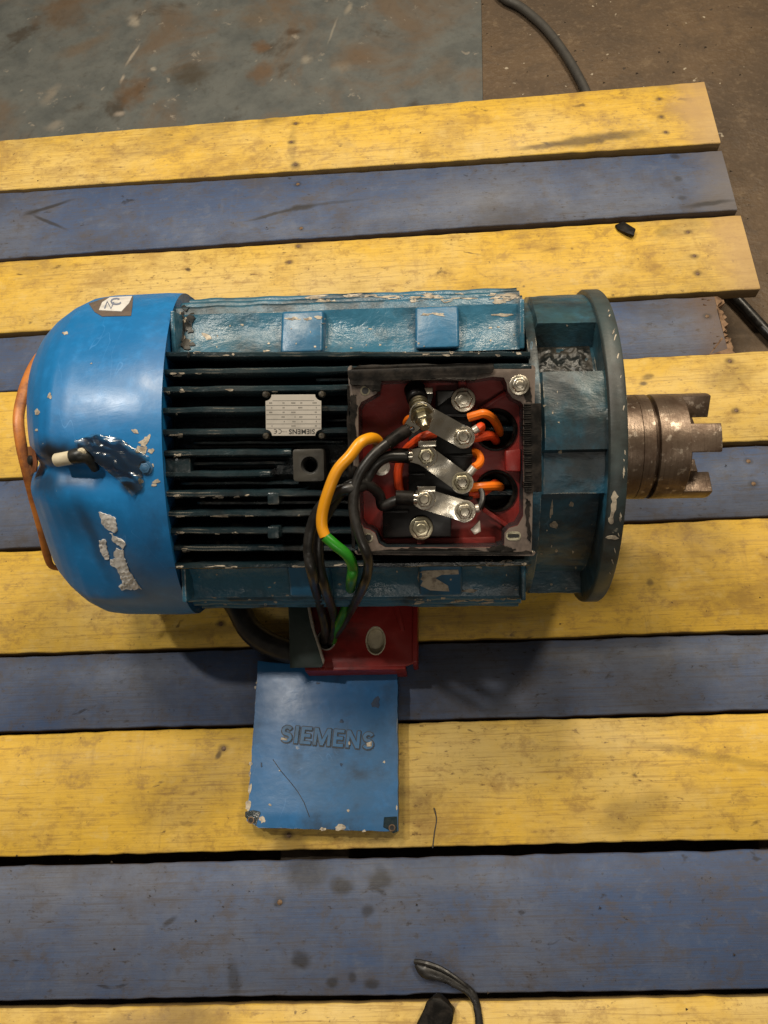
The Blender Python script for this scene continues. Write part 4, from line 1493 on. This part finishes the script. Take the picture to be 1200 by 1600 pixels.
# tape patch with a white label near the top edge
bt = mbuild(lay([[(139, 475), (165, 466), (208, 463), (207, 478), (205, 494), (160, 495), (148, 488)]], BV_COV, .0003), 'label_backing', 'brown_tape', cov)
wl = mbuild(lay([[(155, 486), (160, 474), (172, 466), (207, 464), (202, 475), (190, 488)]], BV_COV, .0009), 'white_label', 'paper', cov)


def stroke(pts, w_):
    a_ = [Vector(p) for p in pts]
    l_, r_ = [], []
    for i, p in enumerate(a_):
        t = (a_[min(i + 1, len(a_) - 1)] - a_[max(i - 1, 0)]).normalized()
        n_ = Vector((-t.y, t.x)) * w_
        l_.append(tuple(p + n_))
        r_.append(tuple(p - n_))
    return l_ + r_[::-1]


ow = [(182 + 8 * math.cos(math.radians(q)), 473 + 4.5 * math.sin(math.radians(q))) for q in range(20, 340, 32)]
mbuild(lay([stroke([(164, 484), (168, 473), (174, 484), (178, 474)], 1.1), stroke(ow, 1.1)], BV_COV, .0015, .0002, 2.5), 'label_lettering', plain('grey_ink', (.17, .19, .26), .6), cov)
# white plug and dark wire stub sticking out of the fold
a_, b_ = mp(88, 719, .192), mp(116, 714, .197)
mbuild(MB().tube([a_, b_], .0072, 16, 2), 'plastic_plug', 'ivory', cov, bevel=.0012)
mbuild(MB().tube([b_ - Vector((.002, 0, 0)), mp(126, 712, .198), mp(140, 718, .194), mp(150, 735, .188)], [.0078, .0085, .0062, .004], 12, 4), 'dark_stub', 'grease', cov)
mbuild(MB().tube([mp(120, 707, .200), mp(128, 704, .203), mp(133, 710, .2)], [.002, .003, .002], 8, 4), 'crumbled_filler', 'ivory', cov)

BV_B = BVHTree.FromPolygons(BODY.v, BODY.f)
chips_b = []
for (x0, y0, x1, y1, n_, rx, ry) in ((290, 459, 830, 467, 26, 13, 2.2), (400, 460, 520, 470, 9, 16, 2.6), (640, 462, 700, 470, 6, 14, 3.5), (775, 460, 815, 472, 7, 12, 4), (270, 548, 830, 556, 14, 6, 1.6),
                                     (450, 496, 505, 500, 6, 9, 2), (655, 489, 712, 493, 5, 9, 1.8), (310, 505, 820, 545, 22, 2.5, 1.5), (290, 882, 820, 888, 10, 9, 1.2), (640, 934, 800, 942, 12, 11, 2),
                                     (310, 930, 560, 946, 8, 4, 1.5), (268, 470, 300, 550, 12, 4, 4), (760, 876, 822, 884, 7, 10, 2.4), (830, 500, 900, 920, 16, 2.0, 2.0), (310, 890, 830, 925, 12, 2.4, 1.4)):
    for k in range(n_):
        chips_b.append(blob(rc.uniform(x0, x1), rc.uniform(y0, y1), rx * rc.uniform(.3, 1.1), ry * rc.uniform(.5, 1.2), rc.uniform(-.15, .15), 10, .45, rc))
chips_b += [[(655, 892), (700, 890), (716, 890), (717, 897), (690, 898), (680, 903), (700, 915), (702, 924), (672, 922), (657, 915), (652, 903)], blob(735, 923, 12, 3, 0, rnd=rc),
            blob(323, 525, 8, 4, .7, rnd=rc), blob(788, 465, 18, 5, .05, rnd=rc), blob(785, 492, 14, 2.5, 0, rnd=rc), blob(343, 778, 9, 3, 0, rnd=rc), blob(371, 777, 6, 2.5, 0, rnd=rc), blob(277, 776, 8, 3, 0, rnd=rc),
            blob(360, 806, 30, 2.0, 0, rnd=rc), blob(290, 860, 7, 5, .2, rnd=rc), blob(958, 795, 4, 18, .15, rnd=rc), blob(960, 775, 5, 9, .1, rnd=rc), blob(955, 812, 4, 7, 0, rnd=rc), blob(866, 820, 6, 6, .5, rnd=rc),
            blob(862, 795, 2.5, 12, .1, rnd=rc), blob(893, 787, 4, 4, 0, rnd=rc), blob(875, 706, 3, 3, 0, rnd=rc), blob(957, 840, 9, 3, .1, rnd=rc)]
for k in range(20):
    y = rc.uniform(480, 900)
    t = (y - 695) / 245
    chips_b.append(blob(922 + 54 * math.sqrt(max(0, 1 - t * t)) + rc.uniform(-1.5, .5), y, rc.uniform(.6, 1.3), rc.uniform(1.5, 5), -t * .5, 9, .45, rc))
for k in range(46):
    x0 = rc.choice([263, 266, 270])
    chips_b.append(blob(x0 + rc.uniform(0, 16) + (0 if rc.random() < .6 else rc.uniform(0, 200)), rc.choice([586, 612, 646, 680, 713, 775, 805, 833, 861, 886]) + rc.uniform(-3, 3), rc.uniform(1.5, 6), rc.uniform(.8, 1.8), 0, 9, .4, rc))
tag(mbuild(lay(chips_b, BV_B, .0001, .0003, 5), 'paint_chips', 'chip'), kind='stuff')
gob = [blob(rc.uniform(272, 300), rc.uniform(462, 556), rc.uniform(2, 7), rc.uniform(3, 8), 0, 13, .5, rc) for _ in range(22)]
tag(mbuild(lay(gob, BV_B, .0002, .0012, 5), 'grease_smears', 'grease'), kind='stuff')

# ------------------------------------------------------------------ red cable entry box below the motor
RZ = 0.060
eb = empty('cable_entry_box', T(wp(570, 1010, 0)), 'red primed cable entry box with a dark flap lying against the underside of the motor', 'cable entry box')
r4 = [wp(500, 955, RZ), wp(650, 955, RZ), wp(648, 1040, RZ), wp(512, 1042, RZ)]
r4[0].y = r4[1].y = 0.300
gh, vh = wp(510, 1000, RZ), wp(587, 1001, RZ)
ell = lambda c_, rx, ry, n_=28: [(c_.x + rx * math.cos(2 * math.pi * k / n_), c_.y + ry * math.sin(2 * math.pi * k / n_)) for k in range(n_)]
fp = [(r4[0].x - .045, r4[0].y), (r4[1].x, r4[1].y), (r4[2].x, r4[2].y + .004), (r4[2].x - .012, r4[2].y), (r4[3].x, r4[3].y - .001), (r4[3].x - .03, r4[3].y + .004)]
MB().prism(fp, RZ - .006, RZ, [list(reversed(ell(gh, .0118, .0128))), list(reversed(ell(vh, .0122, .0182)))]).build('entry_plate', M['red'], eb, bevel=.0012)
MB().prism([(r4[1].x - .003, r4[1].y), (r4[1].x + .0035, r4[1].y), (r4[2].x + .0035, r4[2].y + .004), (r4[2].x - .003, r4[2].y + .004)], 0.012, RZ + .004).build('side_wall', M['red'], eb, bevel=.0015)
MB().prism([(r4[3].x - .03, r4[3].y - .004), (r4[2].x - .012, r4[2].y - .004), (r4[2].x - .012, r4[2].y + .001), (r4[3].x - .03, r4[3].y + .001)], 0.008, RZ - .0005).build('front_wall', M['red'], eb, bevel=.001)
MB().prism([(r4[1].x - .035, r4[1].y), (r4[1].x - .024, r4[1].y), (r4[1].x - .016, r4[1].y - .045), (r4[1].x - .020, r4[1].y - .045)], RZ - .001, RZ + .0022).build('cast_web', M['red'], eb, bevel=.001)
for c_, rx, ry, nm, mt, dz in ((gh, .0118, .0128, 'gland_ring', 'tin', .0016), (vh, .0122, .0182, 'knockout_ring', 'ivory', .0004)):
    m_ = MB().prism(ell(c_, rx + .0012, ry + .0012), RZ - .016, RZ + dz, [list(reversed(ell(c_, rx - .0006, ry - .0006)))])
    m_.build(nm, M[mt], eb, bevel=.0003, seg=1)
MB().prism(ell(vh, .0116, .0176), RZ - .014, RZ - .011).build('knockout_disc', M['ivory'], eb)
MB().prism(ell(gh, .0112, .0122), RZ - .02, RZ - .017).build('gland_bore', M['dark'], eb)
# dark flap standing over the left end, with a bare cut edge
f4 = [wp(450, 936, .092), wp(479, 936, .092), wp(506, 1036, .078), wp(502, 1043, .078), wp(453, 1044, .066)]
nrm = (f4[1] - f4[0]).cross(f4[4] - f4[0]).normalized()
if nrm.z < 0:
    nrm = -nrm
nf = len(f4)
MB().add([p for p in f4] + [p - nrm * .007 for p in f4], [tuple(range(nf)), tuple(reversed(range(nf, 2 * nf)))] + [(i, nf + i, nf + (i + 1) % nf, (i + 1) % nf) for i in range(nf)]).build('flap', M['flap'], eb, bevel=.001)
e4 = [wp(478, 937, .0925), wp(483, 944, .0905), wp(492, 985, .085), wp(507, 1032, .079), wp(505, 1038, .0788), wp(497, 1012, .0822), wp(486, 978, .0872)]
MB().add([p + nrm * .0006 for p in e4] + [p - nrm * .006 for p in e4], [tuple(range(7)), tuple(reversed(range(7, 14)))] + [(i, 7 + i, 7 + (i + 1) % 7, (i + 1) % 7) for i in range(7)]).build('cut_edge', M['tin'], eb, bevel=.0004, seg=1)

# ------------------------------------------------------------------ supply cable
pc_ = empty('power_cable', T(wp(400, 1000, 0)), 'thick black supply cable whose cores run through the red entry box to the terminals', 'cable')
MB().tube([wp(352, 915, .03), wp(372, 950, .03), wp(392, 985, .031), wp(425, 1008, .033), wp(470, 1020, .036), wp(512, 1010, .034)], .0165, 20, 8).build('outer_sheath', M['cable'], pc_)
zm = lambda x, y, u: MOT @ zp(x, y, u)
gl = lambda dx, z: wp(511 + dx, 1001, z)
# core to the first stud: down the right of the loops
A = [zm(395, 440, .238), zm(330, 480, .240), zm(270, 522, .243), zm(190, 590, .246), zm(118, 690, .247), zm(84, 800, .247), zm(84, 920, .247), zm(118, 1050, .247), zm(158, 1150, .243),
     mw(575, 890, .222), mw(566, 920, .19), wp(548, 955, .135), wp(530, 985, .092), gl(4, .06), gl(2, .035)]
MB().tube(A, .0049, 14, 6).build('core', M['cable'], pc_)
B = [zm(385, 592, .231), zm(280, 594, .236), zm(215, 630, .238), zm(165, 700, .236), zm(130, 760, .240), zm(70, 775, .247), zm(0, 790, .244), mw(503, 790, .236), mw(488, 820, .228), mw(482, 860, .222), mw(490, 905, .205),
     wp(500, 945, .145), wp(508, 980, .10), gl(-3, .06), gl(-2, .035)]
MB().tube(B, .0056, 14, 6).build('core', M['cable'], pc_)
C = [zm(425, 838, .229), zm(330, 845, .226), zm(262, 872, .222), zm(240, 868, .218), zm(232, 820, .222), zm(195, 775, .232), zm(130, 745, .2405), zm(72, 752, .2445), zm(20, 790, .236), mw(516, 795, .222), mw(500, 830, .214), mw(499, 880, .207),
     mw(510, 925, .18), wp(520, 955, .135), wp(522, 980, .098), gl(5, .066), gl(5, .035)]
MB().tube(C, .0052, 14, 6).build('core', M['cable'], pc_)
E1 = [zm(222, 530, .212), zm(216, 503, .226), zm(180, 490, .240), zm(120, 516, .250), zm(62, 590, .254), mw(527, 735, .254), mw(513, 768, .252), mw(504, 800, .248), mw(503, 822, .246), mw(508, 838, .246)]
E2 = [mw(508, 838, .246), mw(524, 852, .245), mw(543, 868, .240), mw(551, 886, .230), mw(549, 908, .208), wp(546, 928, .165), wp(536, 958, .126), wp(524, 984, .092), gl(9, .062), gl(7, .035)]
o = MB().tube(E1, .0054, 14, 6).build('earth_core', M['yellow_core'], pc_)
o['label'] = 'yellow length of the earth core'
o = MB().tube(E2, .0054, 14, 6).build('earth_core', M['green_core'], pc_)
o['label'] = 'green length of the earth core'
# crimped lugs on the black cores
for (sx, sy), (bx, by), u in (((495, 592), (400, 590), LK + .0016), ((484, 836), (428, 832), LK + .0018)):
    s_, b_ = zp(sx, sy, LK + .003), zp(bx, by, u)
    d_ = Vector((b_.x - s_.x, b_.y - s_.y)).normalized()
    n_ = Vector((-d_.y, d_.x))
    c2_ = Vector((s_.x, s_.y))
    rim_ = [c2_ + d_ * (.0106 * math.cos(q)) + n_ * (.0106 * math.sin(q)) for q in [math.radians(k) for k in range(50, 311, 20)]]
    e_ = Vector((b_.x, b_.y))
    poly = [tuple(p) for p in rim_] + [tuple(e_ - n_ * .006), tuple(e_ + n_ * .006)]
    m_ = MB().prism(poly, LK + .0016, LK + .0029)
    m_.tube([(*(e_ - d_ * .003), LK + .0015), (*(e_ + d_ * .004), LK + .002)], .0058, 14, 1)
    m_.xf(lambda p: MOT @ p)
    m_.build('cable_lug', M['nickel'], pc_, bevel=.0004, seg=1)
    MB().tube([MOT @ Vector((*(e_ + d_ * .001), LK + .002)), MOT @ Vector((*(e_ + d_ * .018), LK + .0035))], [.0072, .0070], 14, 3).build('heat_shrink', M['gasket'], pc_)
p0_, p1_ = b0 + ax * LL * .665, zp(398, 437, .2375)
d3 = (p1_ - p0_)
d_ = Vector((d3.x, d3.y)).normalized()
n_ = Vector((-d_.y, d_.x))
rim_ = [Vector((p0_.x, p0_.y)) + d_ * (.0118 * math.cos(q)) + n_ * (.0118 * math.sin(q)) for q in [math.radians(k) for k in range(40, 321, 20)]]
e_ = Vector((p1_.x, p1_.y))
poly = [tuple(p) for p in rim_] + [tuple(e_ - n_ * .0062), tuple(e_ + d_ * .003 - n_ * .003), tuple(e_ + d_ * .003 + n_ * .003), tuple(e_ + n_ * .0062)]
hx = zp(415, 437, .24)
m_ = MB().prism(poly, 0, .0016, [list(reversed(circle(hx.x, hx.y, .0022, 12)))])
m_.xf(lambda p: MOT @ Vector((p.x, p.y, p.z + p1_.z + (p0_.z - p1_.z) * max(-.2, min(1.4, 1 - (Vector((p.x, p.y)) - Vector((p0_.x, p0_.y))).dot(d_) / (e_ - Vector((p0_.x, p0_.y))).length)))))
m_.build('cable_lug', M['nickel'], pc_, bevel=.0003, seg=1)
MB().tube([zm(392, 442, .2375), zm(340, 474, .2395), zm(275, 520, .2425)], [.0062, .0064, .0060], 14, 4).build('heat_shrink', M['gasket'], pc_)

# ------------------------------------------------------------------ terminal box lid on the boards
lc = [wp(403, 1033, .027), wp(621, 1052, .027), wp(622, 1299, .027), wp(404, 1293, .027), wp(385, 1282, .027), wp(387, 1268, .027)]
lid = empty('terminal_box_lid', T((lc[0] + lc[2]) / 2 * Vector((1, 1, 0)).length * 0 + T(((lc[0].x + lc[2].x) / 2, (lc[0].y + lc[2].y) / 2, 0.001)).to_translation()) if False else T(((lc[0].x + lc[2].x) / 2, (lc[0].y + lc[2].y) / 2, 0.001)),
            'blue terminal box lid with raised maker lettering lying on the boards', 'lid')
lo = []
rl = random.Random(8)
for i in range(len(lc)):
    a_, b_ = lc[i], lc[(i + 1) % len(lc)]
    k = max(1, int((b_ - a_).length / .008))
    for t in range(k):
        q = a_.lerp(b_, t / k)
        lo.append((q.x + rl.uniform(-.0006, .0006), q.y + rl.uniform(-.0006, .0006)))
MB().prism(lo, .002, .027).build('lid_plate', M['lid'], lid, bevel=.0016, seg=2)
# lettering along the traced line
t0_, t1_ = wp(440, 1146, .0275), wp(584, 1158, .0275)
tc_ = (t0_ + t1_) / 2
ta = math.atan2(t1_.y - t0_.y, t1_.x - t0_.x)
def letter(ch, t=0.20):
    """block letter in a cell 1 high: outline and width"""
    if ch == 'I':
        return [(0, 0), (t, 0), (t, 1), (0, 1)], t
    if ch == 'E':
        w_ = .62
        return [(0, 0), (w_, 0), (w_, t * .85), (t, t * .85), (t, .41), (w_ * .92, .41), (w_ * .92, .59), (t, .59), (t, 1 - t * .85), (w_, 1 - t * .85), (w_, 1), (0, 1)], w_
    if ch == 'M':
        w_ = 1.0
        return [(0, 0), (t * .85, 0), (t * .85, .68), (.41, 0), (.59, 0), (w_ - t * .85, .68), (w_ - t * .85, 0), (w_, 0), (w_, 1), (w_ - t * 1.1, 1), (.5, .32), (t * 1.1, 1), (0, 1)], w_
    if ch == 'N':
        w_ = .8
        return [(0, 0), (t * .9, 0), (t * .9, .66), (w_ - t, 0), (w_, 0), (w_, 1), (w_ - t * .9, 1), (w_ - t * .9, .34), (t, 1), (0, 1)], w_
    mid = []
    for k in range(11):
        q = math.radians(25 + 245 * k / 10)
        mid.append((.33 + .235 * math.cos(q), .70 + .205 * math.sin(q)))
    for k in range(11):
        q = math.radians(90 - 245 * k / 10)
        mid.append((.33 + .245 * math.cos(q), .295 + .2 * math.sin(q)))
    return stroke(mid, t * .46), .66


def lid_text(ex, z, dx=0, dy=0, t=0.20):
    m_, x, gap, hgt = MB(), 0.0, .17, .0215
    tot = sum(letter(c_)[1] for c_ in 'SIEMENS') + gap * 6
    sx = (t1_ - t0_).length / tot
    for c_ in 'SIEMENS':
        poly, w_ = letter(c_, t)
        ps = []
        for px_, py_ in poly:
            lx, ly = (x + px_) * sx - (t1_ - t0_).length / 2, (py_ - .5) * hgt
            ps.append((tc_.x + dx + lx * math.cos(ta) - ly * math.sin(ta), tc_.y + dy + lx * math.sin(ta) + ly * math.cos(ta)))
        m_.prism(ps, z - ex, z + ex)
        x += w_ + gap
    return m_


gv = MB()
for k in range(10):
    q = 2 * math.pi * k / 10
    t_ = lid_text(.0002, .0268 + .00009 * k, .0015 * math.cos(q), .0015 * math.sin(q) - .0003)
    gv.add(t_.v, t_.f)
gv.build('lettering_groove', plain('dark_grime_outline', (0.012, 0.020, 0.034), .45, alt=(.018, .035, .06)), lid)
lid_text(.0010, .0277).build('raised_lettering', plain('grimed_letter_blue', (0.03, 0.13, 0.29), .35, alt=(.025, .08, .16)), lid)


def lid_patch(polys, name, mat, z0=.0268, z1=.0275):
    m_ = MB()
    for poly in polys:
        m_.prism([(p.x, p.y) for p in (wp(x, y, .027) for x, y in poly)], z0, z1)
    return m_.build(name, M[mat] if isinstance(mat, str) else mat, lid)


def zl(x, y):
    return 340 + x / 3.479, 860 + y / 3.479


rl = random.Random(77)
lp = [blob(*zl(180, 1160), 2.5, 3.5, 0, rnd=rl), blob(*zl(175, 1215), 1.5, 5, 0, rnd=rl), blob(*zl(175, 1300), 2.5, 9, .1, rnd=rl), blob(*zl(165, 1385), 4, 9, .2, rnd=rl), blob(*zl(245, 1465), 5, 4.5, .8, rnd=rl),
      blob(*zl(570, 1515), 5, 2.5, 0, rnd=rl), blob(*zl(662, 1508), 8, 5, 0, rnd=rl), blob(*zl(795, 1525), 3, 2, 0, rnd=rl), blob(*zl(905, 1150), 2, 2, 0, rnd=rl), blob(*zl(978, 1262), 1.5, 4, 0, rnd=rl),
      blob(*zl(973, 1400), 1.4, 4, 0, rnd=rl), blob(*zl(710, 1415), 2, 2.2, 0, rnd=rl), blob(*zl(505, 1448), 3, 2, .5, rnd=rl), blob(*zl(285, 1383), 2.4, 1.6, .5, rnd=rl), blob(*zl(725, 1108), 1.4, 1, 0, rnd=rl),
      blob(*zl(337, 1197), 1.3, 1, 0, rnd=rl), blob(*zl(318, 1275), 1.5, .8, 0, rnd=rl), blob(*zl(500, 1275), 1.4, 1, 0, rnd=rl), blob(*zl(892, 1218), 1.6, 1.2, 0, rnd=rl), blob(*zl(640, 1380), 1.2, 1, 0, rnd=rl),
      blob(*zl(205, 745), 1.4, 2.4, 0, rnd=rl), blob(*zl(212, 720), 1, 2, 0, rnd=rl), blob(*zl(760, 1240), 1.5, 1, .4, rnd=rl), blob(*zl(640, 1120), 1, 1, 0, rnd=rl)]
lp = [b_ for k_, b_ in enumerate(lp) if k_ not in (9, 12, 14, 16, 17, 18, 19, 22, 23)]
tag(lid_patch(lp, 'paint_chips', 'chip'), kind='stuff')
lid_patch([[zl(347, 1018), zl(380, 1022), zl(378, 1034), zl(345, 1030)], [zl(810, 1048), zl(840, 1038), zl(838, 1066), zl(812, 1068)], [zl(712, 1040), zl(722, 1040), zl(722, 1060), zl(712, 1058)]], 'rubbed_letter_face', 'chip', .0280, .0291)
lid_patch([blob(*zl(860, 825), 7, 8, 0, rnd=rl), blob(*zl(675, 928), 3, 3.5, 0, rnd=rl), blob(*zl(672, 1165), 2, 3, 0, rnd=rl), blob(*zl(238, 1165), 1.5, 4, 0, rnd=rl), blob(*zl(545, 722), 3, 1.6, 0, rnd=rl)], 'oil_spot', plain('oily_blue_spot', (.018, .045, .1), .3))
lid_patch([stroke([zl(300, 1135), zl(345, 1200), zl(400, 1265), zl(435, 1310), zl(470, 1370), zl(500, 1450)], .55)], 'scratch', 'ink', .0268, .0272)
# screw lugs at the two near corners
for poly, hole in (([zl(905, 1450), zl(975, 1446), zl(978, 1530), zl(955, 1538), zl(930, 1520), zl(900, 1505)], zl(948, 1508)), ([zl(150, 1420), zl(195, 1412), zl(232, 1420), (407, 1272), (402, 1283), (400, 1292), zl(205, 1490), zl(150, 1450)], zl(182, 1467))):
    m_ = MB().prism([(p.x, p.y) for p in (wp(x, y, .027) for x, y in poly)], .0265, .0279)
    o = m_.build('screw_lug', M['fin'], lid, bevel=.0005, seg=1)
    h_ = wp(*hole, .028)
    MB().prism(circle(h_.x, h_.y, .0042, 16), .0275, .0288, [list(reversed(circle(h_.x, h_.y, .0029, 16)))]).build('hole_lip', M['nail'], o)
    MB().prism(circle(h_.x, h_.y, .0028, 16), .0275, .0282).build('screw_hole', M['dark'], o)

# ------------------------------------------------------------------ loose bits
ch = MB().prism([(p.x, p.y) for p in (wp(962, 349, .008), wp(974, 346, .008), wp(993, 358, .008), wp(990, 369, .008), wp(978, 364, .008), wp(966, 356, .008))], .001, .006, ())
ch.xf(lambda p: (p.x, p.y, p.z + .004 * math.sin(p.x * 90)))
tag(ch.build('rubber_chip', M['gasket'], bevel=.0008, rough=.0012, rscale=150), 'small black rubber chip lying on the third yellow board near its right end', 'rubber chip')
m_ = MB().tube([wp(650, 1506, .004), wp(664, 1516, .006), wp(690, 1524, .006), wp(715, 1537, .006), wp(735, 1551, .005), wp(744, 1568, .004), wp(748, 1590, .004), wp(751, 1625, .003)], [.003, .0085, .0065, .0055, .005, .0045, .0045, .005], 12, 6, flat=.6)
m_.tube([wp(648, 1502, .006), wp(668, 1506, .011), wp(690, 1514, .011), wp(715, 1530, .009), wp(735, 1547, .006)], [.003, .0032, .0026, .0024, .002], 8, 6)
tag(m_.build('cable_offcut', M['cable'], rough=.0006, rscale=150), 'black flattened strip of cable lying across the gap at the bottom of the photo', 'cable offcut')
lmp = MB().prism([(p.x, p.y) for p in (wp(x, y, .014) for x, y in ((668, 1568), (676, 1557), (688, 1556), (700, 1565), (710, 1576), (710, 1590), (703, 1600), (704, 1625), (650, 1625), (651, 1600), (660, 1582)))], .001, .016)
tag(lmp.build('rubber_lump', M['gasket'], bevel=.004, seg=3, rough=.0035, rscale=110), 'black lump of rubber on the nearest yellow board beside the cable strip', 'rubber lump')
tag(MB().tube([wp(678, 1262, .003), wp(682, 1280, .0015), wp(679, 1300, .0015), wp(676, 1325, .002)], .0008, 6, 5).build('wire_strand', M['hose']), 'thin grey strand of wire on the yellow board right of the lid', 'wire')
tag(MB().tube([wp(760, -40, FZ + .012), wp(785, -5, FZ + .012), wp(815, 12, FZ + .012), wp(850, 42, FZ + .012), wp(880, 80, FZ + .012), wp(905, 122, FZ + .012), wp(925, 165, FZ + .012), wp(950, 230, FZ + .012)], .0095, 14, 8).build('hose', M['hose']),
    'grey hose curving over the brown floor beyond the pallet', 'hose')
tag(MB().tube([wp(1080, 400, FZ + .012), wp(1120, 438, FZ + .012), wp(1150, 466, FZ + .012), wp(1200, 520, FZ + .012), wp(1280, 600, FZ + .012)], .0095, 14, 8).build('floor_cable', M['cable']),
    'black cable on the floor coming out from under the right end of the pallet', 'cable')
# litter: chips of paint and dirt on floor, sheet and boards
gr = MB()
rg = random.Random(99)


def crumb(p, r):
    gr.add([p + Vector((r, 0, 0)), p + Vector((-.4 * r, .8 * r, 0)), p + Vector((-.6 * r, -.7 * r, 0)), p + Vector((0, 0, .7 * r))], [(0, 1, 3), (1, 2, 3), (2, 0, 3)])


for k in range(520):
    crumb(wp(rg.uniform(700, 1260), rg.uniform(-20, 520), FZ), .0007 + .0038 * rg.random() ** 4)
for k in range(110):
    px, py = rg.uniform(0, 1200), rg.uniform(130, 1600)
    if 0 < px < 660 and 900 < py < 1310 or 440 < py < 960 and px < 990:
        continue
    crumb(wp(px, py, .0008), rg.uniform(.0006, .0022))
tag(gr.build('grit', M['bearer']), kind='stuff')
